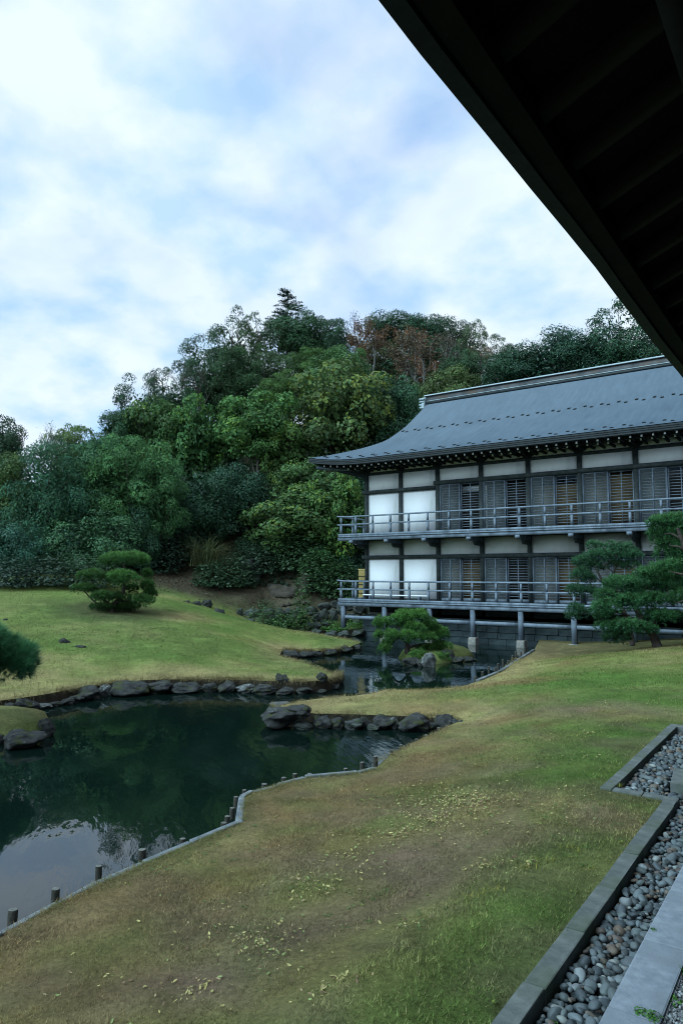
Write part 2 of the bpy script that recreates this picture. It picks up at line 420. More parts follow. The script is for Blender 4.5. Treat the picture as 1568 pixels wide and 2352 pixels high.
def make_lawn_mat():
    m, nt, N, L, b = mat_base('lawn_turf')
    at = N.new('ShaderNodeAttribute'); at.attribute_name = 'tint'
    tc = N.new('ShaderNodeTexCoord')
    n = N.new('ShaderNodeTexNoise'); n.inputs['Scale'].default_value = 26; n.inputs['Detail'].default_value = 8; n.inputs['Roughness'].default_value = .75
    L.new(tc.outputs['Object'], n.inputs['Vector'])
    n5 = N.new('ShaderNodeTexNoise'); n5.inputs['Scale'].default_value = 5; n5.inputs['Detail'].default_value = 6; L.new(tc.outputs['Object'], n5.inputs['Vector'])
    mr = N.new('ShaderNodeMapRange'); mr.inputs['From Min'].default_value = .3; mr.inputs['From Max'].default_value = .7; mr.inputs['To Min'].default_value = .5; mr.inputs['To Max'].default_value = 1.35
    L.new(n.outputs[0], mr.inputs['Value'])
    mr5 = N.new('ShaderNodeMapRange'); mr5.inputs['From Min'].default_value = .3; mr5.inputs['From Max'].default_value = .7; mr5.inputs['To Min'].default_value = .82; mr5.inputs['To Max'].default_value = 1.18
    L.new(n5.outputs[0], mr5.inputs['Value'])
    mm = N.new('ShaderNodeMath'); mm.operation = 'MULTIPLY'; L.new(mr.outputs[0], mm.inputs[0]); L.new(mr5.outputs[0], mm.inputs[1])
    sc_ = N.new('ShaderNodeVectorMath'); sc_.operation = 'SCALE'; L.new(at.outputs['Color'], sc_.inputs[0]); L.new(mm.outputs[0], sc_.inputs['Scale'])
    L.new(sc_.outputs[0], b.inputs['Base Color'])
    b.inputs['Roughness'].default_value = .95; b.inputs['Specular IOR Level'].default_value = .1
    bp = N.new('ShaderNodeBump'); bp.inputs['Strength'].default_value = .8; bp.inputs['Distance'].default_value = .03
    L.new(n.outputs[0], bp.inputs['Height']); L.new(bp.outputs[0], b.inputs['Normal'])
    return m
M['lawn'] = make_lawn_mat()

def make_water():
    m, nt, N, L, b = mat_base('pond_water')
    b.inputs['Base Color'].default_value = (.003, .009, .007, 1)
    b.inputs['Roughness'].default_value = .015
    b.inputs['IOR'].default_value = 1.36
    b.inputs['Specular IOR Level'].default_value = 1.0
    tc = N.new('ShaderNodeTexCoord'); mp = N.new('ShaderNodeMapping'); mp.inputs['Scale'].default_value = (1, 1, 1); mp.inputs['Rotation'].default_value = (0, 0, YAW)
    L.new(tc.outputs['Object'], mp.inputs[0])
    mp2 = N.new('ShaderNodeMapping'); mp2.inputs['Scale'].default_value = (.5, 2.0, 1); L.new(mp.outputs[0], mp2.inputs[0])
    n = N.new('ShaderNodeTexNoise'); n.inputs['Scale'].default_value = 5; n.inputs['Detail'].default_value = 3; n.inputs['Roughness'].default_value = .5; L.new(mp2.outputs[0], n.inputs['Vector'])
    n2 = N.new('ShaderNodeTexNoise'); n2.inputs['Scale'].default_value = .55; n2.inputs['Detail'].default_value = 2; L.new(mp.outputs[0], n2.inputs['Vector'])
    r2 = N.new('ShaderNodeMapRange'); r2.inputs['From Min'].default_value = .42; r2.inputs['From Max'].default_value = .62; r2.inputs['To Min'].default_value = .1; r2.inputs['To Max'].default_value = 1.; L.new(n2.outputs[0], r2.inputs['Value'])
    mu = N.new('ShaderNodeMath'); mu.operation = 'MULTIPLY'; L.new(n.outputs[0], mu.inputs[0]); L.new(r2.outputs[0], mu.inputs[1])
    bp = N.new('ShaderNodeBump'); bp.inputs['Strength'].default_value = .10; bp.inputs['Distance'].default_value = .05
    L.new(mu.outputs[0], bp.inputs['Height']); L.new(bp.outputs[0], b.inputs['Normal'])
    return m
M['water'] = make_water()

def make_screen():
    m, nt, N, L, b = mat_base('insect_screen_mesh')
    b.inputs['Base Color'].default_value = (.15, .18, .19, 1); b.inputs['Roughness'].default_value = .5
    t = N.new('ShaderNodeBsdfTransparent'); ms = N.new('ShaderNodeMixShader'); ms.inputs[0].default_value = .22
    L.new(t.outputs[0], ms.inputs[1]); L.new(b.outputs[0], ms.inputs[2]); L.new(ms.outputs[0], N['Material Output'].inputs['Surface'])
    return m
M['screen'] = make_screen()

# ------------------------------------------------------------------ lie of the land
WATER = -0.62
BOARD_PX = [(-220, 2285), (0, 2147), (130, 2075), (225, 2028), (330, 1985), (440, 1940), (545, 1893), (553, 1832), (580, 1820), (640, 1803), (700, 1787), (820, 1777), (862, 1766)]
STAKE_BANK = [(900, 1757), (935, 1738), (965, 1722), (1000, 1706), (1030, 1690)]
boards_w = [on_level(x, y, -.52)[:2] for x, y in BOARD_PX]
bank_w = [on_level(x, y, -.56)[:2] for x, y in STAKE_BANK]
south_pen = [on_level(x, y, -.6)[:2] for x, y in [(1052, 1676), (1010, 1668), (950, 1664), (850, 1660), (775, 1657), (725, 1657), (680, 1652), (640, 1648), (622, 1636)]]
north_pen = [on_level(x, y, -.40)[:2] for x, y in [(640, 1618), (690, 1607), (740, 1600), (850, 1591), (920, 1584), (1000, 1580), (1060, 1573)]]
ne_bank = [on_level(x, y, -.5)[:2] for x, y in [(1095, 1564), (1150, 1541), (1190, 1515), (1225, 1493)]]
FWALL_Y = 25.85
wall_w = [(-9.35, FWALL_Y + .25), (-17.45, FWALL_Y + .25)]
back_w = [(-18.6, 26.6), (-20.4, 26.9), (-22.3, 27.0), (-23.6, 26.6)]
prom1_n = [(-22.6, 25.6), (-20.0, 24.55), (-17.2, 23.3), (-15.5, 22.4), (-14.65, 21.75)]
prom1_s = [on_level(x, y, -.55)[:2] for x, y in [(800, 1494), (760, 1500), (720, 1502), (680, 1503), (650, 1499)]]
prom2_n = [on_level(x, y, -.42)[:2] for x, y in [(640, 1505), (690, 1518), (740, 1536), (775, 1551)]]
prom2_s = [tuple(p[:2] * (1 + .42 / math.hypot(p[0], p[1]))) for p in (on_level(x, y, WATER) for x, y in [(784, 1574), (778, 1586), (745, 1595), (700, 1598), (640, 1597), (560, 1593), (490, 1592), (430, 1592), (380, 1592), (330, 1594), (280, 1598), (230, 1606), (180, 1614), (100, 1632), (0, 1648), (-120, 1668)])]
close_w = [(-16.2, 4.2), (-16.8, 0.5), (-13.5, -3.0), (-8.5, -3.2)]
SEGS = [('board', boards_w), ('stake', bank_w), ('rock', south_pen), ('lawn', north_pen), ('board', ne_bank), ('wall', wall_w), ('rock', back_w), ('lawn', prom1_n), ('rock', prom1_s), ('lawn', prom2_n), ('far', prom2_s), ('lawn', close_w)]
SHZ = {'board': -.515, 'stake': -.40, 'rock': -.46, 'lawn': -.43, 'wall': -.30, 'far': -.37}
shore, shore_z, shore_kind = [], [], []
def _ccw(P): return sum(a[0] * b[1] - b[0] * a[1] for a, b in zip(P, P[1:] + P[:1])) > 0
for kind, pts in SEGS:
    for p in pts:
        shore.append((float(p[0]), float(p[1]))); shore_z.append(SHZ[kind]); shore_kind.append(kind)
def densify(P, Z, K, step=.35, wig=.05):
    out, oz, ok = [], [], []
    n = len(P); r = random.Random(3)
    for i in range(n):
        a, b = np.array(P[i]), np.array(P[(i + 1) % n]); L = np.linalg.norm(b - a); m = max(1, int(L / step))
        for k in range(m):
            t = k / m; q = a + (b - a) * t
            kd = K[i]
            soft = kd in ('rock', 'lawn', 'stake', 'far') and K[(i + 1) % n] != 'wall'
            if k and soft: q = q + np.array([r.uniform(-1, 1), r.uniform(-1, 1)]) * wig
            out.append((q[0], q[1])); oz.append(Z[i] * (1 - t) + Z[(i + 1) % n] * t); ok.append(kd)
    return out, oz, ok
SHP, SHPZ, SHPK = densify(shore, shore_z, shore_kind)
SHA = np.array(SHP)

def inside(P, poly):
    P = np.asarray(P, float); poly = np.asarray(poly, float)
    x, y = P[:, 0], P[:, 1]; c = np.zeros(len(P), bool)
    a = poly; b = np.roll(poly, -1, axis=0)
    for (x0, y0), (x1, y1) in zip(a, b):
        if y0 == y1: continue
        k = ((y0 > y) != (y1 > y)) & (x < (x1 - x0) * (y - y0) / (y1 - y0) + x0)
        c ^= k
    return c
def seg_dist(P, poly):
    P = np.asarray(P, float); a = np.asarray(poly, float); b = np.roll(a, -1, axis=0)
    d = np.full(len(P), 1e9)
    for p, q in zip(a, b):
        v = q - p; l2 = v @ v + 1e-12
        t = np.clip(((P - p) @ v) / l2, 0, 1)
        d = np.minimum(d, np.linalg.norm(P - (p + t[:, None] * v), axis=1))
    return d

ctrl = [(p[0], p[1], z) for p, z in zip(shore, shore_z)]
for x, y, D in [(0, 1316, 36), (120, 1311, 36), (250, 1335, 34), (330, 1350, 34), (0, 1400, 27), (0, 1500, 20.5), (260, 1405, 27), (150, 1475, 21.5), (400, 1450, 23.5), (400, 1530, 18.6),
                (600, 1480, 22.8), (600, 1550, 17.2), (420, 1384, 30.5), (560, 1429, 27.8), (700, 1463, 26.0), (450, 1345, 36.5), (600, 1378, 36), (400, 1315, 37.5), (-300, 1400, 28), (-300, 1320, 37), (-200, 1520, 20), (740, 1500, 20.6), (720, 1560, 17.0), (680, 1395, 35)]:
    q = at_dist(x, y, D); ctrl.append((q[0], q[1], q[2]))
ctrl += [(-1.4, y, -.03) for y in (-2, 1, 3, 5, 7)] + [(-2.2, y, -.03) for y in (7.2, 9, 10.7)] + [(0, 11, 0), (3, 11, .05), (3, 3, 0), (3, -4, 0), (-3.5, -3, -.1)]
ctrl += [(-4, 22, .06), (-2, 24, .15), (-7.7, 25, -.40), (-9, 23.6, -.42), (-4, 16, -.02), (-6, 19, -.2), (-8.3, 20, -.33), (0, 18, .1), (4, 25, .3), (-6.6, 13.6, -.27), (-4.5, 12.0, -.15), (-8, 12.9, -.28)]
ctrl += [(-20.5, 28.3, -.1), (-23, 28.6, .55), (-18.5, 28.4, -.05), (-13, 30, .2), (-5, 30, .3), (-13, 36, .8), (-5, 36, .8), (3, 34, .8), (-20, 33, 1.0), (-24, 31, 1.4), (-26.5, 28.8, .75), (-25, 27.2, .25)]
CT = np.array(ctrl, float)
def _tps(r2): return .5 * r2 * np.log(r2 + 1e-9)
_n = len(CT)
_d2 = ((CT[:, None, :2] - CT[None, :, :2]) ** 2).sum(-1)
_A = np.zeros((_n + 3, _n + 3)); _A[:_n, :_n] = _tps(_d2) + np.eye(_n) * .15
_A[:_n, _n] = 1; _A[:_n, _n + 1:] = CT[:, :2]; _A[_n, :_n] = 1; _A[_n + 1:, :_n] = CT[:, :2].T
_w = np.linalg.solve(_A, np.concatenate([CT[:, 2], np.zeros(3)]))
def height(x, y):
    x = np.atleast_1d(np.asarray(x, float)); y = np.atleast_1d(np.asarray(y, float))
    out = np.empty(len(x))
    for i in range(0, len(x), 20000):
        X, Y = x[i:i + 20000], y[i:i + 20000]
        d2 = (X[:, None] - CT[None, :, 0]) ** 2 + (Y[:, None] - CT[None, :, 1]) ** 2
        out[i:i + 20000] = _tps(d2) @ _w[:_n] + _w[_n] + X * _w[_n + 1] + Y * _w[_n + 2]
    D = np.hypot(x, y); phi = np.degrees(np.arctan2(x, y))
    slope = .16 + .36 * sstep(-66, -44, phi) - .2 * sstep(20, 60, phi) - .16 * sstep(-75, -110, phi)
    start = 37 + 2 * sstep(-40, -20, phi)
    far = 2.0 + slope * 40 * (1 - np.exp(-np.maximum(0, D - start) / 40)) * 1.15 + (NZ2(x * .06, y * .06) - .5) * 2.5 * sstep(36, 60, D)
    far = far * (1 - .9 * sstep(140, 400, D))
    behind = sstep(60, 110, np.abs(phi))                 # level ground behind the viewpoint
    far = far * (1 - behind) + (-.05) * behind
    w = sstep(33, 39, D)
    w = np.maximum(w, sstep(30, 60, phi) * sstep(14, 24, D)); w = np.maximum(w, behind * sstep(6, 16, D))
    z = out * (1 - w) + far * w
    z = np.maximum(z, -.50)
    lvl = -.022
    k = sstep(-2.6, -2.1, x) * sstep(11.9, 11.2, y) * sstep(-30, -20, y)      # level made ground round the kerbs
    k = np.maximum(k, sstep(-1.9, -1.5, x) * sstep(11.9, 11.2, y))
    return z * (1 - k) + lvl * k
def h1(x, y): return float(height([x], [y])[0])

def ground_hit(x, y, d0=24., d1=75.):
    D = np.arange(d0, d1, .1); d = sight(x, y); k = D / math.hypot(d[0], d[1])
    P = EYE + d[None] * k[:, None]; g = height(P[:, 0], P[:, 1]); i = np.argmax(P[:, 2] < g)
    return D[i] if P[i, 2] < g[i] else d1

# land colours: the turf's own dry, green and bare patches
def spot(x, y, px, py, r, z=-.15, sx=1.0):
    q = on_level(px, py, z); return np.exp(-(((x - q[0]) / (r * sx)) ** 2 + ((y - q[1]) / r) ** 2))
LITTER = [(1040, 1835, .75, 520), (1110, 1850, .5, 200), (985, 1880, .6, 280), (900, 1905, .5, 130), (640, 2185, .40, 60), (560, 2128, .45, 70), (600, 2150, .3, 36), (735, 2030, .40, 45), (700, 1995, .35, 40), (1120, 2035, .28, 50), (1210, 2040, .16, 16),
          (430, 2262, .3, 32), (470, 2250, .3, 28), (300, 2330, .4, 20), (740, 2315, .22, 42), (790, 2290, .16, 22), (1395, 1645, .5, 60), (1365, 1705, .35, 32), (1250, 1890, .5, 70), (1160, 1930, .6, 60), (1300, 1850, .5, 40), (930, 2170, .35, 30),
          (1480, 1745, .4, 10), (1340, 1760, .25, 14), (1500, 1640, .3, 12), (800, 1950, .6, 40), (860, 1990, .6, 30), (250, 2200, .9, 24), (500, 2050, 1.0, 24), (950, 1780, 1.0, 30), (1200, 1700, 1.4, 40)]
def land_colour(x, y, z):
    n1 = NZ1(x * .55, y * .55, 4); n2 = NZ2(x * 1.6 + 9, y * 1.6, 4); n3 = NZ3(x * 5, y * 5, 3)
    green = np.array([.062, .120, .024]); olive = np.array([.150, .158, .052]); straw = np.array([.235, .192, .092]); dirt = np.array([.150, .110, .078]); brown = np.array([.060, .055, .036]); forest = np.array([.030, .028, .016])
    D = np.hypot(x, y)
    g = sstep(.40, .66, n1 * .6 + n2 * .4)
    s = sstep(.42, .70, NZ3(x * .45 + 3, y * .45, 4) * .6 + n2 * .4)
    right = sstep(-9.5, -5.5, x) * sstep(28, 24, y)
    # strong green strips on the near lawn
    gs = np.zeros_like(x)
    for px, py, r, sx in [(1230, 2100, .7, .8), (1150, 2250, .8, .9), (1000, 2340, .8, 1), (1300, 1980, .5, .6), (1200, 1775, .8, 2.2), (1350, 1740, .8, 1.6), (1450, 1690, .9, 1.2), (1480, 1620, 1.6, 1.6), (1150, 1640, 1.2, 2), (1300, 1560, 2.2, 2.5), (880, 2000, .25, 1)]:
        gs = np.maximum(gs, spot(x, y, px, py, r, -.1, sx))
    bs = np.zeros_like(x)
    for px, py, r, sx in [(900, 1960, .9, 1.3), (820, 2080, .6, 1.2), (560, 2150, .6, 1.3), (700, 2240, .6, 1.2), (1060, 1930, .7, 1.2), (1180, 1880, .6, 1.3), (420, 2240, .5, 1), (1390, 1660, .6, 1.6), (1000, 2010, .5, 1)]:
        bs = np.maximum(bs, spot(x, y, px, py, r, -.2, sx))
    gf = np.clip(.25 + .55 * g + .9 * gs * (.6 + .6 * n2) - .5 * bs, 0, 1)
    c = olive * (1 - gf)[:, None] + green * gf[:, None]
    sf = np.clip(s * .8 * (1 - gs) + .35 * bs, 0, .9)
    c = c * (1 - sf)[:, None] + straw * sf[:, None]
    edge = sstep(1.5, .2, LDIST(x, y)) * .75
    c = c * (1 - edge)[:, None] + (straw * .95)[None] * edge[:, None]
    # reddish dry belt along the near bank and at the neck of the spit
    rb = sstep(3.0, .7, LDIST(x, y)) * right * sstep(.38, .62, NZ2(x * .9, y * .9, 3)) * .75 + sstep(.5, .8, bs) * .2
    c = c * (1 - rb)[:, None] + np.array([.16, .105, .05]) * rb[:, None]
    df = np.clip(bs * sstep(.35, .65, n2) * 1.0, 0, .9)
    c = c * (1 - df)[:, None] + dirt * df[:, None]
    nearf = sstep(17, 11, D)
    mt = NZ1(x * 3.1 + 31, y * 3.1, 4); m1 = sstep(.52, .64, mt) * nearf * .5; m2 = sstep(.46, .36, mt) * nearf * .45
    c = c * (1 - m1)[:, None] + np.array([.125, .105, .065]) * m1[:, None]; c = c * (1 - m2)[:, None] + np.array([.085, .125, .035]) * m2[:, None]
    # darker, browner turf under the pines by the hall
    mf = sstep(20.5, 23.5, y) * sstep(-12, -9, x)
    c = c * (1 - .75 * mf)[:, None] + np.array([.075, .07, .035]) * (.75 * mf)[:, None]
    # far mound: greener in hollows
    left = sstep(-9.5, -11.5, x)
    lg = left * sstep(.40, .62, NZ1(x * .22 + 4, y * .22, 3))
    lg = np.clip(lg * 1.3 + .25 * left, 0, 1.3)
    c = c * (1 - .45 * lg)[:, None] + np.array([.058, .112, .026]) * (.45 * lg)[:, None]
    # brown leaf litter on the slope, bare forest floor on the hill
    phi = np.degrees(np.arctan2(x, y))
    hb = sstep(-1, 1, D - (36.3 - 2.0 * sstep(-53.5, -50, phi)) + 2.0 * (NZ2(x * .35, y * .35, 3) - .5)) 
    hb = np.maximum(hb, sstep(-16.5, -17.5, x) * sstep(27.2, 28.2, y)); hb = np.maximum(hb, sstep(26, 27, y) * sstep(-18, -17, x))
    hc = brown * (.6 + .8 * n3)[:, None] * (1 - sstep(37, 40, D))[:, None] + forest * sstep(37, 40, D)[:, None]
    c = c * (1 - hb)[:, None] + hc * hb[:, None]
    # shade under the clipped pine on the mound, put into the turf colour
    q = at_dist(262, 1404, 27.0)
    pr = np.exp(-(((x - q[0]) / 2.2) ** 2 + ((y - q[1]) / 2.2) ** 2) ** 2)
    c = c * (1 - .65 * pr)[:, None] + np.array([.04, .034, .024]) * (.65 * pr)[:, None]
    n4 = NZ2(x * 17, y * 17, 2)
    c = c * np.array([1.34, 1.27, 1.24])
    return np.clip(c * ((.82 + .36 * n3) * (.60 + .80 * n4))[:, None], .004, 1)

_cell = .25
def _mk_ldist():
    xs = np.arange(-30, 6, _cell); ys = np.arange(-6, 34, _cell)
    G = np.stack(np.meshgrid(xs, ys, indexing='ij'), -1).reshape(-1, 2)
    d = seg_dist(G, SHA[::2]).reshape(len(xs), len(ys))
    def f(x, y):
        i = np.clip(((np.asarray(x) + 30) / _cell).astype(int), 0, len(xs) - 1); j = np.clip(((np.asarray(y) + 6) / _cell).astype(int), 0, len(ys) - 1)
        return d[i, j]
    return f
LDIST = _mk_ldist()

# rectangular pits for the pebble drains are cut out of the turf
KX0, KX1 = -1.493, -1.374            # near kerb
UX0, UX1 = -2.10, -1.985              # far kerb
SLX0, SLX1 = -1.065, -.82            # paving slabs
YJ, YE = 7.49, 11.03                 # jog and far end of the drain
TURF_CUT = [(KX0 + .03, -8.0), (KX0 + .03, YJ + .02), (UX0 + .03, YJ + .02), (UX0 + .03, YE + .10), (9.0, YE + .10), (9.0, -8.0)]

def land_points():
    P = []
    def grid(x0, x1, y0, y1, st, jit=.3):
        xs = np.arange(x0, x1, st); ys = np.arange(y0, y1, st)
        G = np.stack(np.meshgrid(xs, ys), -1).reshape(-1, 2)
        return G + (rng.random(G.shape) - .5) * st * jit
    a = grid(-24, 3, 0, 27, .38)
    b = grid(-46, 20, -14, 58, 1.2); b = b[~((b[:, 0] > -24) & (b[:, 0] < 3) & (b[:, 1] > 0) & (b[:, 1] < 27))]
    c = grid(-130, 90, -60, 150, 5.); c = c[~((c[:, 0] > -46) & (c[:, 0] < 20) & (c[:, 1] > -14) & (c[:, 1] < 58))]
    d = grid(-900, 900, -900, 900, 60.); d = d[~((d[:, 0] > -130) & (d[:, 0] < 90) & (d[:, 1] > -60) & (d[:, 1] < 150))]
    P = np.vstack([a, b, c, d])
    P = P[~inside(P, SHA)]; P = P[~inside(P, TURF_CUT)]
    near = (P[:, 0] > -26) & (P[:, 0] < 6) & (P[:, 1] > -8) & (P[:, 1] < 30)
    k = np.ones(len(P), bool); k[near] = (seg_dist(P[near], SHA) > .16) & (seg_dist(P[near], TURF_CUT) > .08)
    return P[k]
LP_ = land_points()
n0 = len(LP_)
cut = []
for i in range(len(TURF_CUT)):
    a, b = np.array(TURF_CUT[i]), np.array(TURF_CUT[(i + 1) % len(TURF_CUT)]); m = max(1, int(np.linalg.norm(b - a) / .5))
    cut += [tuple(a + (b - a) * k / m) for k in range(m)]
allp = [Vector(p) for p in LP_] + [Vector(p) for p in SHP] + [Vector(p) for p in cut]
edges = [(n0 + i, n0 + (i + 1) % len(SHP)) for i in range(len(SHP))]
n1 = n0 + len(SHP)
edges += [(n1 + i, n1 + (i + 1) % len(cut)) for i in range(len(cut))]
cv, ce, cf, ov, oe, of_ = delaunay_2d_cdt(allp, edges, [], 0, 1e-5)
CV = np.array([(v[0], v[1]) for v in cv]); CF = np.array([f for f in cf if len(f) == 3])
cen = CV[CF].mean(1)
keep = ~inside(cen, SHA) & ~inside(cen, TURF_CUT)
CF = CF[keep]
_a = CV[CF]; _ar = (_a[:, 1, 0] - _a[:, 0, 0]) * (_a[:, 2, 1] - _a[:, 0, 1]) - (_a[:, 2, 0] - _a[:, 0, 0]) * (_a[:, 1, 1] - _a[:, 0, 1])
CF[_ar < 0] = CF[_ar < 0][:, ::-1]
CZ = height(CV[:, 0], CV[:, 1])
CZ += (NZ1(CV[:, 0] * 2.2, CV[:, 1] * 2.2, 2) - .5) * .03 * (np.hypot(CV[:, 0], CV[:, 1]) < 40)
shz = {}
for i, v in enumerate(ov):
    for k in v:
        if n0 <= k < n1: shz[i] = SHPZ[k - n0]
for i, z in shz.items(): CZ[i] = z
LV = np.column_stack([CV, CZ])
LT = land_colour(LV[:, 0], LV[:, 1], LV[:, 2]) * (1 - .28 * sstep(14, 8, np.hypot(LV[:, 0], LV[:, 1])))[:, None]    # thatch, darkened near the viewpoint so the blades stand out
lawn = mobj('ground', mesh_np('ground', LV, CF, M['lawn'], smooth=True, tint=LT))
props(lawn, kind='structure')
# earth bank dropping from the turf into the pond
bv = np.vstack([np.column_stack([SHA, np.array(SHPZ) + .004]), np.column_stack([SHA, np.full(len(SHA), -1.3)])])
m_ = len(SHA); bf = np.array([[i, (i + 1) % m_, m_ + (i + 1) % m_, m_ + i] for i in range(m_)])
props(mobj('pond_bank', mesh_np('pond_bank', bv, bf, M['earth'])), kind='structure')
wv = np.array([[-40, -12, WATER], [2, -12, WATER], [2, 27.5, WATER], [-40, 27.5, WATER]], float)
# water follows the pond outline, tucked a little under the banks
_ctr = SHA.mean(0)
water = mobj('water', mesh_np('water', np.array([[-27.5, -5, WATER], [-1.6, -5, WATER], [-1.6, 27.4, WATER], [-27.5, 27.4, WATER]]), np.array([[0, 1, 2, 3]]), M['water']))
props(water, kind='structure')

# ------------------------------------------------------------------ the two-storey hall across the pond
YF = 26.5                                        # front wall plane
PX = [-17.48, -15.66, -13.83, -11.82, -9.81, -7.80, -5.79, -3.78, -1.77, .24, 2.25]
YBK = 35.5
hall = empty('temple_hall', (-8, YF, -.3))
props(hall, 'two-storey white-walled timber hall with grey copper roof standing over the pond', 'building')
HL = (-8, YF, -.3)
def hb(name, b, mat, parent=hall):
    """box given in world coordinates, parented under the hall"""
    cx, cy, cz = (b[0] + b[1]) / 2, (b[2] + b[3]) / 2, (b[4] + b[5]) / 2
    v, f = box_vf(b[0] - cx, b[1] - cx, b[2] - cy, b[3] - cy, b[4] - cz, b[5] - cz)
    o = mobj(name, mesh_np(name, v, f, mat), parent)
    pw = Vector(HL) if parent is hall else Vector(parent['_w'])
    o.location = Vector((cx, cy, cz)) - pw
    o['_w'] = (cx, cy, cz)
    return o
def hmesh(name, me, parent=hall, w=(0, 0, 0)):
    o = mobj(name, me, parent)
    pw = Vector(HL) if parent is hall else Vector(parent['_w'])
    o.location = Vector(w) - pw
    o['_w'] = w
    return o

DECK1, DECK2, YB = .94, 3.80, 25.2
# posts, full height
for i, x in enumerate(PX):
    hb('post', (x - .085, x + .085, YF - .09, YF + .09, .62, 6.98), M['wood_dark'])
    if i:  # rear and hidden flank need no posts of their own
        pass
for y in (29.5, 32.5, 35.5):
    hb('post', (PX[0] - .085, PX[0] + .085, y - .09, y + .09, .2, 6.98), M['wood_dark'])
# horizontal beams
xl, xr = PX[0] - .22, PX[-1] + .2
hb('lintel', (xl, xr, YF - .125, YF - .03, 2.79, 2.95), M['wood_dark'])
hb('lintel', (xl, PX[2] - .085, YF - .125, YF - .03, 5.76, 5.92), M['wood_dark'])
hb('lintel', (PX[2] - .16, xr, YF - .128, YF - .03, 5.95, 6.11), M['wood_dark'])
hb('wall_plate', (xl + .1, xr, YF - .06, YF + .06, 6.62, 6.75), M['wood_dark'])
hb('eave_beam', (PX[0] - .9, xr, YF - .1, YF + .1, 6.985, 7.10), M['wood_dark'])
hb('floor_beam', (xl + .05, xr, YF - .07, YF + .07, .78, .95), M['wood_dark'])
hb('floor_beam', (xl + .05, xr, YF - .07, YF + .07, 3.62, 3.78), M['wood_dark'])
# plaster panels
for i in range(len(PX) - 1):
    a, b = PX[i] + .083, PX[i + 1] - .083
    white = i < 2
    hb('plaster_panel', (a, b, YF - .015, YF + .05, 2.94, 3.63), M['plaster'])
    hb('plaster_panel', (a, b, YF - .015, YF + .05, 6.74, 7.0), M['plaster'])
    if white:
        hb('plaster_panel', (a, b, YF - .015, YF + .05, 1.06, 2.80), M['plaster'])
        hb('plaster_panel', (a, b, YF - .015, YF + .05, 3.92, 5.77), M['plaster'])
        hb('plaster_panel', (a, b, YF - .015, YF + .05, 5.91, 6.63), M['plaster'])
        hb('sill_board', (a, b, YF - .03, YF + .05, .93, 1.06), M['wood_dark'])
        hb('sill_board', (a, b, YF - .03, YF + .05, 3.78, 3.92), M['wood_dark'])
    else:
        hb('plaster_panel', (a, b, YF - .015, YF + .05, 6.10, 6.63), M['plaster'])
    hb('shaded_dado', (a, b, YF - .0, YF + .05, .40, .79), M['wood_dark'])  # plaster dado in dark timber colour, standing in for its shade
# flank and rear walls
hb('flank_wall', (PX[0] - .03, PX[0] + .05, YF + .09, YBK, .2, 6.99), M['plaster'])
hb('flank_wall', (PX[-1] - .05, PX[-1] + .03, YF + .09, YBK, .2, 6.99), M['plaster'])
hb('rear_wall', (PX[0], PX[-1], YBK - .05, YBK + .05, .2, 6.99), M['plaster'])
hb('floor_slab', (PX[0] + .06, PX[-1] - .06, YF + .12, YBK - .06, .80, .93), M['wood_dark'])
hb('floor_slab', (PX[0] + .06, PX[-1] - .06, YF + .12, YBK - .06, 3.66, 3.79), M['wood_dark'])

# sliding lattice shutters: one mesh for a slat, shared
SL_ME = {}
def slat_me(L):
    k = round(L, 3)
    if k not in SL_ME:
        v, f = box_vf(-L / 2, L / 2, -.011, .011, -.011, .011); SL_ME[k] = mesh_np('slat', v, f, M['wood_rail'])
    return SL_ME[k]
def shutter(x0, x1, z0, z1, y, screened):
    cx, cz = (x0 + x1) / 2, (z0 + z1) / 2
    fw = .05
    mid = z0 + (z1 - z0) * .44
    me = boxes_me('lattice_shutter', [(x0 - cx, x0 - cx + fw, -.017, .017, z0 - cz, z1 - cz), (x1 - cx - fw, x1 - cx, -.017, .017, z0 - cz, z1 - cz),
                                      (x0 - cx + fw, x1 - cx - fw, -.0165, .0165, z1 - cz - .05, z1 - cz - .001), (x0 - cx + fw, x1 - cx - fw, -.0165, .0165, z0 - cz + .001, z0 - cz + .13),
                                      (x0 - cx + fw, x1 - cx - fw, -.0165, .0165, mid - cz - .045, mid - cz + .045), (-.014, .014, -.0125, .0125, z0 - cz + .13, z1 - cz - .05)], M['wood_rail'])
    o = mobj('lattice_shutter', me, hall); o.location = Vector((cx, y, cz)) - Vector(HL); o['_w'] = (cx, y, cz)
    sm = slat_me(x1 - x0 - 2 * fw)
    zs = list(np.arange(z0 + .13 + .105, mid - .07, .105)) + list(np.arange(mid + .045 + .105, z1 - .08, .105))
    for z in zs:
        mobj('slat', sm, o, (0, .014, z - cz))
    if screened:
        fs = .045
        scr = mobj('insect_screen', boxes_me('insect_screen', [(x0 - cx - .01, x1 - cx + .03, -.001, .001, z0 - cz, z1 - cz)], M['screen']), o, (0, -.055, 0))
        mobj('screen_frame', boxes_me('screen_frame', [(x0 - cx - .02, x0 - cx + fs, -.075, -.040, z0 - cz, z1 - cz), (x1 - cx - fs + .03, x1 - cx + .03, -.075, -.040, z0 - cz, z1 - cz),
                     (x0 - cx + fs, x1 - cx - fs + .03, -.074, -.041, z1 - cz - .05, z1 - cz - .001), (x0 - cx + fs, x1 - cx - fs + .03, -.074, -.041, z0 - cz + .001, z0 - cz + .11),
                     (x0 - cx + fs, x1 - cx - fs + .03, -.072, -.043, mid - cz - .02, mid - cz + .02), (-.012, .03, -.073, -.042, z0 - cz + .11, z1 - cz - .05)], M['wood_grey']), o)
    return o
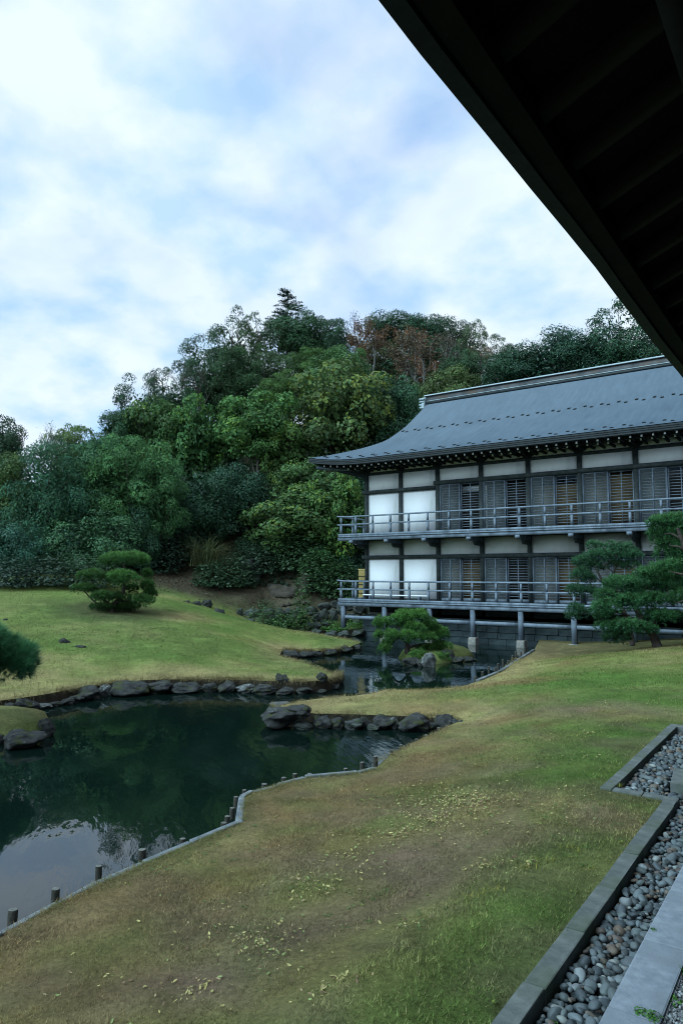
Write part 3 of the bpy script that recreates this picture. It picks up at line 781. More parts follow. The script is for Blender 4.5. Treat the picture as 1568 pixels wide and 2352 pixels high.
blind_kind = {(2, 0): 'blind', (3, 0): 'room_dark', (4, 0): 'blind', (5, 0): 'blind', (2, 1): 'room_dark', (3, 1): 'room_dark', (4, 1): 'blind', (5, 1): 'blind', (6, 1): 'room_dark'}
for i in range(2, len(PX) - 1):
    a, b = PX[i] + .09, PX[i + 1] - .09
    mid = (a + b) / 2
    for fl, (z0, z1) in enumerate(((.99, 2.78), (3.86, 5.94))):
        if i < 7:
            shutter(a, mid + .01, z0, z1, YF + .03, True)
            shutter(mid + .03, b, z0, z1, YF + .06, False)
        else:
            hb('lattice_shutter', (a, b, YF + .02, YF + .06, z0, z1), M['wood_rail'])
        hb('window_sill', (a, b, YF - .06, YF + .09, z0 - .07, z0 - .002), M['wood_dark'])
        hb('window_head', (a, b, YF - .04, YF + .09, z1 + .001, z1 + .012), M['wood_dark'])
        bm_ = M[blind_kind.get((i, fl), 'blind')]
        hb('blind_or_room_dark', (a, b, YF + .34, YF + .36, z0 - .04, z1 - (.32 if (i + fl) % 2 else .0)), bm_)  # straw ones are blinds, dark ones paint the unlit room
# ---- decks and railings
XD0 = -18.15
xde = 3.2
def deck(zt, name, lower):
    d = hb(name, (XD0 + .05, xde, YB - .02, YF - .095, zt - .07, zt), M['wood_grey'])
    hb('deck_edge', (XD0, xde, YB - .05, YB - .021, zt - .055, zt - .004), M['wood_rail'], d)
    hb('edge_beam', (XD0 - .06, xde, YB - .015, YB + .12, zt - (.215 if lower else .20), zt - .071), M['wood_grey'], d)
    hb('side_deck', (XD0 + .06, PX[0] - .1, YF - .094, YF + 7.2, zt - .068, zt - .002), M['wood_grey'], d)
    hb('side_beam', (XD0 + .02, XD0 + .13, YB + .121, YF + 7.2, zt - .21, zt - .072), M['wood_grey'], d)
    # sill, middle and top rails
    y0 = YB + .0
    hb('sill_rail', (XD0 - .02, xde, y0 - .045, y0 + .045, zt + .001, zt + .095), M['wood_rail'], d)
    rise = .08
    hb('middle_rail', (XD0 - .07, xde, y0 - .03, y0 + .03, zt + .475, zt + .535), M['wood_rail'], d)
    top = mobj('top_rail', None, None) if False else None
    P = [(x, y0, zt + .855 + (.035 * max(0, (-17.6 - x) / .6) ** 2 if x < -17.6 else 0)) for x in (-18.24, -18.1, -17.9, -17.6, -12, -4, xde)]
    v, f = tube_vf(P, .036, 8); v -= np.array(d['_w'])
    mobj('top_rail', mesh_np('top_rail', v, f, M['wood_rail'], smooth=True), d)
    xs = [-18.02, -17.23, -16.34, -15.45, -14.55, -13.65, -12.68, -11.70, -10.71, -9.72, -8.74, -7.75, -6.75, -5.75, -4.75, -3.75, -2.75, -1.75, -.75, .25, 1.25]
    pm = mesh_np('rail_post', *box_vf(-.042, .042, -.040, .040, -.19, .19), M['wood_rail'])
    pm2 = mesh_np('rail_post', *box_vf(-.034, .034, -.034, .034, -.145, .145), M['wood_rail'])
    for x in xs:
        mobj('rail_post', pm, d, Vector((x, y0, zt + .095 + .19)) - Vector(d['_w']))
        mobj('rail_post', pm2, d, Vector((x, y0, zt + .535 + .145)) - Vector(d['_w']))
    # rail along the left flank
    for z, h in ((.001, .09), (.475, .06), (.82, .065)):
        hb('side_rail', (XD0 + .10, XD0 + .16, y0 + .046, YF + 7.2, zt + z, zt + z + h), M['wood_rail'], d)
    for k in range(1, 9):
        mobj('rail_post', pm, d, Vector((XD0 + .13, y0 + .92 * k, zt + .095 + .19)) - Vector(d['_w']))
        mobj('rail_post', pm2, d, Vector((XD0 + .13, y0 + .92 * k, zt + .535 + .145)) - Vector(d['_w']))
    return d
d1 = deck(DECK1, 'lower_deck', True)
d2 = deck(DECK2, 'upper_balcony', False)
# sill-rail scarf plates between posts
# posts that carry the lower deck out of the pond, and their foot stones
for i, x in enumerate([-17.95, -15.80, -13.64, -11.73, -9.78, -7.80, -5.78, -3.78, -1.77, .3]):
    foot = [-.25, -.36, -.36, -.35, -.34, -.38, -.2, .0, .1, .1][i]
    hb('deck_post', (x - .085, x + .085, YB + .0, YB + .17, foot, DECK1 - .216), M['wood_grey'], d1)
    if i in (1, 2, 3, 4):
        fs = mobj('foot_stone', bevel_box_me('foot_stone', .31, .31, .62, .03, M['footstone'], 2, .012, i), d1); fs.location = Vector((x, YB + .085, -.345 - .31)) - Vector(d1['_w'])
        bm = bmesh.new(); bm.from_mesh(fs.data)
        for v in bm.verts:
            k = 1 + .16 * (.31 - v.co.z) / .62; v.co.x *= k; v.co.y *= k
        bm.to_mesh(fs.data); bm.free()
    elif i == 5:
        hb('foot_stone', (x - .17, x + .17, YB - .1, YB + .27, -.5, -.375), M['footstone'], d1)
xs_ = [-17.95, -15.80, -13.64, -11.73, -9.78, -7.80, -5.78, -3.78]
for a, b in zip(xs_[:-1], xs_[1:]):
    hb('tie_beam', (a + .086, b - .086, YB + .035, YB + .135, .16, .29), M['wood_rail'], d1)
for x in np.arange(-17.6, 2, 1.0):
    hb('joist', (x - .05, x + .05, YB + .13, YF - .1, DECK1 - .2, DECK1 - .072), M['wood_grey'], d1)
# stepped brackets under the upper balcony: block, curved arms
def prism_x(name, prof_yz, x0, x1, mat):
    n = len(prof_yz)
    V = [(x0, y, z) for y, z in prof_yz] + [(x1, y, z) for y, z in prof_yz]
    F = [list(range(n)), list(range(2 * n - 1, n - 1, -1))] + [[i, n + i, n + (i + 1) % n, (i + 1) % n] for i in range(n)]
    return mesh_np(name, np.array(V), F, mat)
def prism_y(name, prof_xz, y0, y1, mat):
    n = len(prof_xz)
    V = [(x, y0, z) for x, z in prof_xz] + [(x, y1, z) for x, z in prof_xz]
    F = [list(range(n))[::-1], list(range(n, 2 * n))] + [[(i + 1) % n, n + (i + 1) % n, n + i, i] for i in range(n)]
    return mesh_np(name, np.array(V), F, mat)
zz = DECK2 - .205
arm1 = prism_x('bracket_arm', [(.0, 0), (1.15, 0), (1.15, -.07), (1.12, -.12), (1.05, -.15), (.0, -.15)][::-1], -.055, .055, M['wood_grey'])
arm2 = prism_x('bracket_arm', [(.0, -.152), (.72, -.152), (.71, -.20), (.66, -.27), (.58, -.32), (.0, -.33)][::-1], -.055, .055, M['wood_dark'])
for me in (arm1, arm2):
    for v in me.vertices: v.co.y = -v.co.y
blk = mesh_np('bearing_block', *box_vf(-.085, .085, -.07, .07, -.055, .055), M['wood_rail'])
for x in PX[:9]:
    br = mobj('balcony_bracket', arm1, hall, Vector((x, YF - .09, zz)) - Vector(HL)); br['_w'] = (x, YF - .09, zz)
    mobj('bracket_arm', arm2, br)
    mobj('bearing_block', blk, br, (0, -1.2, -.055))
arm1s = prism_y('bracket_arm', [(0, 0), (-.62, 0), (-.61, -.07), (-.55, -.13), (-.45, -.155), (0, -.155)], -.055, .055, M['wood_grey'])
arm2s = prism_y('bracket_arm', [(0, -.157), (-.34, -.157), (-.33, -.22), (-.27, -.29), (-.18, -.33), (0, -.33)], -.055, .055, M['wood_grey'])
for y in (YF, 29.5, 32.5):
    br = mobj('balcony_bracket', arm1s, hall, Vector((PX[0] - .09, y, zz)) - Vector(HL)); mobj('bracket_arm', arm2s, br)
# ---- foundation of coursed blocks under the deck
fd = hb('foundation_core', (-17.4, 2.2, FWALL_Y + .14, FWALL_Y + .5, -1.3, .30), M['block'])
r_ = random.Random(5)
bm_cache = {}
for c in range(5):
    x = -17.42 + r_.uniform(0, .3); z0 = -.90 + c * .245
    while x < -3.6:
        L = r_.choice([.5, .62, .74, .86])
        if L not in bm_cache:
            bm_cache[L] = [bevel_box_me('stone_block', L - .012, .2, .233, .012, M['block'], 1, .006, int(L * 100) + q) for q in range(2)]
        mobj('stone_block', r_.choice(bm_cache[L]), fd, Vector((x + L / 2, FWALL_Y + .05 + r_.uniform(-.008, .012), z0 + .12)) - Vector(fd['_w']))
        x += L
# white batten lying along the lower deck in front of the white bays
pole_me = tubes_me('pole', [(np.array([(-17.5, 0, 0), (-14.1, 0, 0)]) - np.array([-15.8, 0, 0]), .03)], M['cap'], 8)
bt = mobj('white_pole', pole_me, None, (-15.8, YF - .33, DECK1 + .24)); props(bt, 'long white pole laid along the lower deck before the white plaster bays', 'pole')
tr = []
for x in (-17.1, -14.6):
    o = mobj('trestle', boxes_me('trestle', [(-.03, .03, -.1, .1, 0, .21), (-.05, .05, -.13, .13, 0, .03)], M['wood_grey']), None, (x, YF - .33, DECK1 + .001))
    props(o, 'small grey trestle at the %s end of the white pole' % ('outer' if x < -16 else 'window'), 'trestle', 'trestles under the white pole')

# ---- roof
YE_, YR_, Z0_, Z1_, KP = 24.76, 31.0, 7.13, 10.90, .65
XL_T = [0, .05, .10, .17, .24, .29, .35, .385, .43, .52, .63, 1.0]
XL_X = [-19.58, -19.42, -19.18, -18.78, -18.24, -17.76, -17.30, -17.05, -16.92, -16.82, -16.72, -16.68]
XR_END = 4.2
def lift(x): return .30 * max(0., (-16.6 - x) / 3.0) ** 2.0
def prof(t): return Z0_ + (Z1_ - Z0_) * (KP * t + (1 - KP) * t * t)
def xleft(t): return float(np.interp(t, XL_T, XL_X))
NC, NXR = 60, 40
def slope(mirror):
    V, F = [], []
    for c in range(NC):
        for (t, dz) in ((c / NC, .022), ((c + 1) / NC, .0)):
            a = xleft(t)
            for k in range(NXR + 1):
                u = k / NXR; x = a + (XR_END - a) * u ** 1.6
                y = YE_ + (YR_ - YE_) * t
                z = prof(t) + dz + lift(x) * (1 - t / .45 if t < .45 else 0)
                V.append((x, y if not mirror else 2 * YR_ - y, z))
    w = NXR + 1
    for r in range(2 * NC - 1):
        for k in range(NXR):
            q = [r * w + k, r * w + k + 1, (r + 1) * w + k + 1, (r + 1) * w + k]
            F.append(q if not mirror else q[::-1])
    return mesh_np('roof_slope', np.array(V), np.array(F), M['copper'])
roof = hmesh('roof', slope(False))
hmesh('rear_slope', slope(True), roof)
# flank skirt of the hipped lower roof, gable wall above it
V, F = [], []
ts = [t for t in np.linspace(0, .43, 24)]
for t in ts:
    a = xleft(t); z = prof(t)
    for v in np.linspace(0, 1, 13):
        y0 = YE_ + (YR_ - YE_) * t; y1 = 2 * YR_ - y0
        edge = max(0, 1 - min(v, 1 - v) * 4.5)
        V.append((a + .25 * (1 - edge ** 2) * (1 - t / .43) * 1.2, y0 + (y1 - y0) * v, z + lift(a) * (1 - t / .45) * edge ** 2))
for r in range(len(ts) - 1):
    for k in range(12):
        F.append([r * 13 + k, (r + 1) * 13 + k, (r + 1) * 13 + k + 1, r * 13 + k + 1])
hmesh('flank_slope', mesh_np('flank_slope', np.array(V), np.array(F), M['copper']), roof)
t4 = .42
gp = [(YE_ + (YR_ - YE_) * t, prof(t) - .05) for t in np.linspace(t4, 1, 12)]
gp = gp + [(2 * YR_ - y, z) for y, z in gp[::-1][1:]]
hmesh('gable_wall', prism_x('gable_wall', gp[::-1], -16.45, -16.35, M['wood_dark']), roof)
# thick layered eave edge sweeping up at the corner
def sweep_x(name, prof_yz, xs, mat, yoff=None):
    n = len(prof_yz); V, F = [], []
    for x in xs:
        for y, z in prof_yz: V.append((x, y, z + lift(x)))
    for i in range(len(xs) - 1):
        for k in range(n):
            k2 = (k + 1) % n
            F.append([i * n + k, i * n + k2, (i + 1) * n + k2, (i + 1) * n + k])
    F.append(list(range(n))[::-1]); m = (len(xs) - 1) * n; F.append([m + k for k in range(n)])
    return mesh_np(name, np.array(V), F, mat)
xs_e = np.concatenate([np.linspace(-19.57, -16.5, 16), np.linspace(-15.5, XR_END, 8)])
for j, (ya, yb, za, zb) in enumerate([(0, .3, -.06, -.004), (.025, .3, -.125, -.0605), (.05, .3, -.20, -.1255)]):
    hmesh('eave_layer', sweep_x('eave_layer', [(YE_ + ya, Z0_ + za), (YE_ + yb, Z0_ + za), (YE_ + yb, Z0_ + zb), (YE_ + ya, Z0_ + zb)], xs_e, M['fascia']), roof)
ys_e = np.linspace(YE_ + .05, 2 * YR_ - YE_ - .05, 20)
V, F = [], []
for y in ys_e:
    e = max(0, 1 - min(y - YE_, 2 * YR_ - YE_ - y) / 3.0); l = .30 * e ** 2; bow = .28 * (1 - e ** 2)
    V += [(-19.56 + bow, y, Z0_ - .005 + l), (-19.26 + bow, y, Z0_ - .005 + l), (-19.26 + bow, y, Z0_ - .20 + l), (-19.50 + bow, y, Z0_ - .20 + l)]
for i in range(len(ys_e) - 1):
    for k in range(4):
        F.append([i * 4 + k, i * 4 + (k + 1) % 4, i * 4 + 4 + (k + 1) % 4, i * 4 + 4 + k])
hmesh('flank_eave', mesh_np('flank_eave', np.array(V), np.array(F), M['fascia']), roof)
# soffit
V, F = [], []
for x in xs_e:
    x2 = max(x, -19.3)
    V += [(x2, YE_ + .2, 6.955 + lift(x2)), (x2, YF + .05, 7.09 + lift(x2) * .4)]
for i in range(len(xs_e) - 1): F.append([2 * i, 2 * i + 2, 2 * i + 3, 2 * i + 1])
hmesh('soffit', mesh_np('soffit', np.array(V), np.array(F), M['eave_wood_shade']), roof)
V = [(-19.3, YE_ + .3, 7.0), (-19.3, 2 * YR_ - YE_ - .3, 7.0), (PX[0] + .02, 2 * YR_ - YE_ - .3, 7.1), (PX[0] + .02, YF, 7.1)]
hmesh('flank_soffit', mesh_np('flank_soffit', np.array(V), np.array([[0, 1, 2, 3]]), M['eave_wood_shade']), roof)
# two tiers of rafters with white painted ends
raf1 = mesh_np('rafter', *box_vf(-.033, .033, 0, .62, -.042, .042), M['eave_wood_shade']); raf2 = mesh_np('rafter', *box_vf(-.036, .036, 0, .92, -.045, .045), M['eave_wood_shade'])
cap1 = mesh_np('end_cap', *box_vf(-.030, .030, -.010, -.001, -.039, .039), M['cap']); cap2 = mesh_np('end_cap', *box_vf(-.033, .033, -.010, -.001, -.042, .042), M['cap'])
for k in range(60):
    x = -18.84 + .3675 * k
    if x < 2.6:
        o = mobj('rafter', raf1, hall, Vector((x, 25.01, 6.865 + lift(x))) - Vector(HL)); mobj('end_cap', cap1, o)
    x = -17.88 + .3675 * k
    if x < 2.6:
        o = mobj('rafter', raf2, hall, Vector((x, 25.56, 6.84 + lift(x) * .7)) - Vector(HL)); mobj('end_cap', cap2, o)
hmesh('rafter_beam', sweep_x('rafter_beam', [(25.58, 6.89), (25.70, 6.89), (25.70, 6.955), (25.58, 6.955)], np.concatenate([np.linspace(-18.9, -16.5, 8), [2.6]]), M['wood_dark']), roof)
# hip rafter reaching out under the corner
v, f = tube_vf([(-19.28, 24.98, 6.98), (-18.6, 25.55, 6.93), (-17.4, 26.5, 6.93)], .085, 4)
hmesh('hip_rafter', mesh_np('hip_rafter', v, f, M['wood_grey']), roof)
# boat-shaped bracket on every post under the eave
boat = prism_y('boat_bracket', [(-.42, .0), (-.42, -.06), (-.36, -.10), (-.30, -.11), (-.24, -.17), (-.16, -.20), (-.12, -.28), (.12, -.28), (.16, -.20), (.24, -.17), (.30, -.11), (.36, -.10), (.42, -.06), (.42, .0)], -.17, .1, M['eave_wood_shade'])
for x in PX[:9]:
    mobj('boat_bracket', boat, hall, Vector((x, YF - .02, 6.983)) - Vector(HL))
# snow guards in staggered pairs
gd = bmesh.new()
pr = [(-.058, 0), (-.058, .024), (-.04, .042), (0, .052), (.04, .042), (.058, .024), (.058, 0)]
n = len(pr)
gv = [gd.verts.new((x, 0, z)) for x, z in pr] + [gd.verts.new((x * .9, .16, z * .35)) for x, z in pr]
gd.faces.new(gv[:n][::-1]); gd.faces.new(gv[n:])
for i in range(n): gd.faces.new([gv[i], gv[(i + 1) % n], gv[n + (i + 1) % n], gv[n + i]])
gme = bpy.data.meshes.new('snow_guard'); gd.to_mesh(gme); gd.free(); gme.materials.append(M['guard'])
for row, (ya, yb, x0) in enumerate(((25.22, 24.98, -19.0), (28.17, 28.02, -16.56))):
    x = x0
    while x < 1.5:
        for xx, yy in ((x, ya), (x + .29, yb)):
            t = (yy - YE_) / (YR_ - YE_)
            dz = (prof(t + .01) - prof(t)) / (.01 * (YR_ - YE_))
            o = mobj('snow_guard', gme, roof); o.location = (xx, yy, prof(t) + .012 + lift(xx) * max(0, 1 - t / .45)); o.rotation_euler = (math.atan(dz), 0, 0)
        x += .657
# ridge: skirt, body, rounded cap, end ornament
zr = Z1_ - .10
rd = hb('ridge', (-16.7, XR_END, YR_ - .17, YR_ + .17, zr, zr + .34), M['ridge'])
hb('ridge_skirt', (-16.66, XR_END, YR_ - .25, YR_ + .25, zr - .06, zr + .05), M['fascia'], rd)
hb('ridge_band', (-16.68, XR_END, YR_ - .2, YR_ + .2, zr + .085, zr + .12), M['patina'], rd)
hb('ridge_board', (-16.75, XR_END, YR_ - .235, YR_ + .235, zr + .341, zr + .375), M['fascia'], rd)
a = np.linspace(0, np.pi, 9)
cpz = [(YR_ - .24 * math.cos(q), zr + .376 + .10 * math.sin(q)) for q in a]
hmesh('ridge_cap', prism_x('ridge_cap', cpz[::-1], -16.8, XR_END, M['patina']), rd, (0, 0, 0))
orn = prism_x('end_ornament', [(YR_ - .42, zr - .28), (YR_ + .42, zr - .28), (YR_ + .40, zr - .05), (YR_ + .22, zr + .12), (YR_ + .2, zr + .33), (YR_ - .2, zr + .33), (YR_ - .22, zr + .12), (YR_ - .40, zr - .05)], -16.88, -16.71, M['patina'])
hmesh('end_ornament', orn, rd, (0, 0, 0))
for zq, yq, rq in ((zr + .22, .24, .06), (zr + .08, .30, .05), (zr - .08, .38, .07), (zr - .22, .42, .05)):
    v, f = tube_vf([(-17.02, YR_ - yq * .0 - .3, zq), (-16.72, YR_ - .3, zq)], rq, 8)
    hmesh('scroll', mesh_np('scroll', v, f, M['patina'], smooth=True), rd, (0, 0, 0))

# bamboo screen panel standing on the left deck behind the corner
bs = empty('bamboo_screen', (-18.3, 27.95, DECK1 + .001))
props(bs, 'yellow bamboo screen panel standing behind the left corner of the hall', 'screen')
cane = tubes_me('cane', [(np.array([(0, 0, 0), (0, 0, 1.36)]), .027)], M['bamboo'], 7)
for k in range(14): mobj('cane', cane, bs, (-.62 + k * .055, 0, 0))
for z in (.25, .66, 1.06):
    mobj('tie_rail', boxes_me('tie_rail', [(-.66, .13, -.05, -.03, z - .015, z + .015)], M['twine']), bs)
mobj('top_cane', boxes_me('top_cane', [(-.66, .13, -.04, .04, 1.361, 1.41)], M['bamboo']), bs)

# ------------------------------------------------------------------ drain kerbs, slabs, gravel walk
kerb = empty('stone_kerb', (KX0, 3, -.02)); props(kerb, 'low grey stone kerb edging the lawn beside the pebble drain', 'kerb')
def kstone(x0, x1, y0, y1, z1, par, seed, mat=M['kerb'], name='kerb_stone', h=.26):
    me = bevel_box_me(name, x1 - x0, y1 - y0, h, .008, mat, 2, .0018, seed)
    o = mobj(name, me, par); o.location = Vector(((x0 + x1) / 2, (y0 + y1) / 2, z1 - h / 2)) - (Vector(par.location) if par else Vector())
    return o
r_ = random.Random(9)
y = 3.778 - .709 * 6; k = 0
while y < YJ - .1:
    y1 = min(y + .709, YJ)
    o = kstone(KX0, KX1, y + .003, y1 - .003, r_.uniform(-.004, .004), kerb, k); o.rotation_euler = (r_.uniform(-.004, .004), r_.uniform(-.01, .01), r_.uniform(-.006, .006))
    y = y1; k += 1
# the jog and the kerb of the wider bed
x = UX0
for x0, x1 in ((UX1 + .004, -1.70), (-1.694, KX1 + .0)):
    o = kstone(x0, x1, YJ + .004, YJ + .13, r_.uniform(-.008, .002), kerb, 30 + int(x0 * 10)); o.rotation_euler = (0, 0, 0)
y = YJ + .004
for j, y1 in enumerate((8.25, 8.98, 9.70, 10.38, YE)):
    o = kstone(UX0, UX1, y + .003, y1 - .003, r_.uniform(-.004, .004), kerb, 50 + j); o.rotation_euler = (0, r_.uniform(-.01, .01), r_.uniform(-.004, .004)); y = y1
for j in range(4):
    kstone(UX0 + .004 + .72 * j, UX0 + .716 + .72 * j, YE + .004, YE + .13, r_.uniform(-.004, .004), kerb, 60 + j)
# walk of long slabs along the drain
walk = empty('path', (-.82, 3, 0)); props(walk, kind='structure')
y = 3.816 - .80 * 5; k = 0
while y < 8.8:
    o = kstone(SLX0, SLX1, y + .004, y + .796, r_.uniform(-.004, .004), walk, 80 + k, M['slab'], 'paving_slab', .2); y += .80; k += 1
o = kstone(-1.56, -.95, 8.0, 8.62, .03, None, 99, M['kerb'], 'stepping_stone', .3); o.rotation_euler = (0, 0, .12)
props(o, 'flat grey cut stone set among the pebbles of the wider bed', 'stone')
# bed floors and the gravel ground behind the slabs
bed = mobj('drain_bed', boxes_me('drain_bed', [(KX1 - .02, SLX0 + .02, -4, YJ + .1, -.40, -.20), (UX1 - .02, SLX0 + 3.4, YJ + .02, YE + .05, -.405, -.205)], M['gravel_bed'])); props(bed, kind='structure')
M['gravel'] = mat_noise('grey_gravel_ground', (.05, .055, .055), (.28, .30, .31), 95, .9, .9, 90, bdist=.012, lo=.38, hi=.62)
gg = mobj('gravel_ground', mesh_np('gravel_ground', np.array([(SLX1 + .002, -8, -.035), (6, -8, -.035), (6, 12, -.035), (SLX1 + .002, 12, -.035)]), np.array([[0, 1, 2, 3]]), M['gravel'])); props(gg, kind='structure')

# pebbles
ORD = ['first', 'second', 'third', 'fourth', 'fifth', 'sixth', 'seventh', 'eighth', 'ninth', 'tenth', 'eleventh', 'twelfth', 'thirteenth', 'fourteenth', 'fifteenth', 'sixteenth', 'seventeenth', 'eighteenth', 'nineteenth', 'twentieth', 'twenty-first', 'twenty-second', 'twenty-third', 'twenty-fourth', 'twenty-fifth', 'twenty-sixth', 'twenty-seventh', 'twenty-eighth', 'twenty-ninth', 'thirtieth', 'thirty-first', 'thirty-second']
def ico(sub):
    bm = bmesh.new(); bmesh.ops.create_icosphere(bm, subdivisions=sub, radius=1.0)
    V = np.array([v.co[:] for v in bm.verts]); F = np.array([[v.index for v in f.verts] for f in bm.faces]); bm.free(); return V, F
def lumpy(sub, seed, amp=.16, planes=5):
    r = np.random.default_rng(seed); V, F = ico(sub)
    for _ in range(planes):                              # worn facets
        d = r.normal(size=3); d /= np.linalg.norm(d); lim = r.uniform(.70, .9)
        h = V @ d; k = h > lim; V[k] -= (h[k] - lim)[:, None] * d * .8
    for f in (1.3, 2.6):
        ph = r.uniform(0, 6, (3, 3)); a = r.uniform(-1, 1, (3, 3))
        V = V * (1 + amp * .33 / f * sum(np.sin(f * (V @ a[i]) * 2 + ph[i, 0]) for i in range(3)))[:, None]
    return V, F
PEB_COL = {'blue-grey': [(.095, .12, .13), (.075, .092, .102), (.115, .14, .15), (.09, .11, .112)], 'dark': [(.045, .058, .065), (.055, .065, .068)], 'pale': [(.24, .26, .25), (.20, .225, .235)], 'brown': [(.11, .085, .065), (.115, .10, .08), (.095, .075, .065)]}
PEB_P = ['blue-grey'] * 13 + ['dark'] * 5 + ['pale'] * 2 + ['brown'] * 4
peb_protos = [lumpy(3, 100 + i, .2, 2 + i % 7) for i in range(12)]
peb_lo = [lumpy(2, 100 + i, .2, 2 + i % 7) for i in range(12)]
def pack(x0, x1, y0, y1, n, rmin, rmax, seed):
    r = np.random.default_rng(seed); pts = []
    cell = rmax * 2; grid = {}
    for _ in range(n * 30):
        if len(pts) >= n: break
        rad = r.uniform(rmin, rmax) if r.random() < .8 else r.uniform(rmin * .6, rmin)
        p = np.array([r.uniform(x0 + rad * .7, x1 - rad * .7), r.uniform(y0, y1)])
        g = (int(p[0] // cell), int(p[1] // cell)); ok = True
        for i in (-1, 0, 1):
            for j in (-1, 0, 1):
                for q, rq in grid.get((g[0] + i, g[1] + j), ()):
                    if np.hypot(*(p - q)) < (rad + rq) * .80: ok = False; break
                if not ok: break
            if not ok: break
        if ok:
            pts.append((p[0], p[1], rad)); grid.setdefault(g, []).append((p, rad))
    return pts
stones = []
for layer, zc in ((0, -.135), (1, -.088)):
    stones += [(x, y, rd, zc) for x, y, rd in pack(KX1 + .005, SLX0 - .003, 1.6, YJ + .12, 1200, .023, .043, 11 + layer)]
    stones += [(x, y, rd, zc) for x, y, rd in pack(UX1 + .005, -1.1, YJ + .14, YE - .01, 2000, .028, .050, 21 + layer) if not (x > -1.62 and 7.94 < y < 8.70)]
    stones += [(x, y, rd, zc) for x, y, rd in pack(SLX0 - .1, .8, YJ + 1.7, YE - .01, 400, .028, .050, 31 + layer)]
r_ = random.Random(4)
rec = []
for (x, y, rd, zc) in stones:
    v = np.array([x, y, -.1]) - EYE; dz = v @ FWV; px = 784 + 1588 * (v @ RTV) / dz; py = 1176 - 1588 * (v @ UPV) / dz
    vis = zc > -.11 and px < 1590 and py < 2380
    rec.append((0 if vis else 1, -(rd / dz), x, y, rd, zc))
rec.sort()
peb_me = [mesh_np('river_stone', V, F, M['pebble'], smooth=True, tint=(1, 1, 1)) for V, F in peb_protos]
SV, SF, ST, sn = [], [], [], 0
for i, (_, _, x, y, rd, zc) in enumerate(rec):
    kind = r_.choice(PEB_P); c = r_.choice(PEB_COL[kind]); j = r_.uniform(.8, 1.25)
    c = tuple(min(1, q * j) for q in c)
    sx, sy, sz = rd * r_.uniform(1.0, 1.4), rd * r_.uniform(.8, 1.0), rd * r_.uniform(.55, .85)
    eul = (r_.uniform(-.45, .45), r_.uniform(-.45, .45), r_.uniform(0, 6.28)); z = zc + r_.uniform(-.012, .022)
    if i < 300:
        o = mobj('river_stone', peb_me[i % 12], None, (x, y, z), eul, (sx, sy, sz)); o.color = (*c, 1)
        wide = y > YJ + .13
        size = 'big' if rd > .039 else 'small' if rd < .030 else 'mid-sized'; shp = 'long' if sx / sy > 1.32 else 'oval' if sx / sy > 1.15 else 'round'
        if wide:
            where = 'wide bed, %s half, %s' % ('near' if y < (YJ + YE) / 2 else 'far', 'by the lawn kerb' if x < -1.7 else 'in its middle' if x < -1.35 else 'by the cut stone')
        else:
            j = int(math.floor((y - 3.016) / .709)); where = 'narrow drain, %s, beside kerb stone %s from bottom' % ('kerb side' if x < -1.27 else 'slab side' if x > -1.17 else 'mid-strip', ORD[max(0, j + 1)])
        props(o, '%s %s %s stone in the %s' % (size, shp, kind, where), 'river stone', '%s %s %s stones in the %s' % (size, shp, kind, where))
    else:
        V, F = peb_lo[i % 12]
        mt = Matrix.LocRotScale(Vector((x, y, z)), __import__('mathutils').Euler(eul), Vector((sx, sy, sz)))
        A = np.array(mt); SV.append(V @ A[:3, :3].T + A[:3, 3]); SF.append(F + sn); ST.append(np.tile(c, (len(V), 1))); sn += len(V)
o = mobj('pebbles', mesh_np('pebbles', np.vstack(SV), np.vstack(SF), M['pebble'], smooth=True, tint=np.vstack(ST)))
props(o, 'remaining small rounded pebbles filling the drain beds', kind='stuff')
# loose gravel chips right of the slabs
r2 = np.random.default_rng(77); V0, F0 = lumpy(1, 5, .2, 3)
n = 2600; P = np.column_stack([SLX1 + .004 + np.abs(r2.normal(0, .16, n)), r2.uniform(1.8, 6.0, n), np.full(n, -.028)])
SV, SF, ST = [], [], []
for i in range(n):
    s = r2.uniform(.004, .011); sx = s * r2.uniform(.8, 1.4, 3)
    SV.append(V0 * sx + P[i]); SF.append(F0 + i * len(V0)); g = r2.uniform(.10, .36); ST.append(np.tile((g * .95, g, g * 1.03), (len(V0), 1)))
o = mobj('gravel', mesh_np('gravel', np.vstack(SV), np.vstack(SF), M['pebble'], tint=np.vstack(ST))); props(o, 'fine grey gravel along the outer edge of the slabs', kind='stuff')

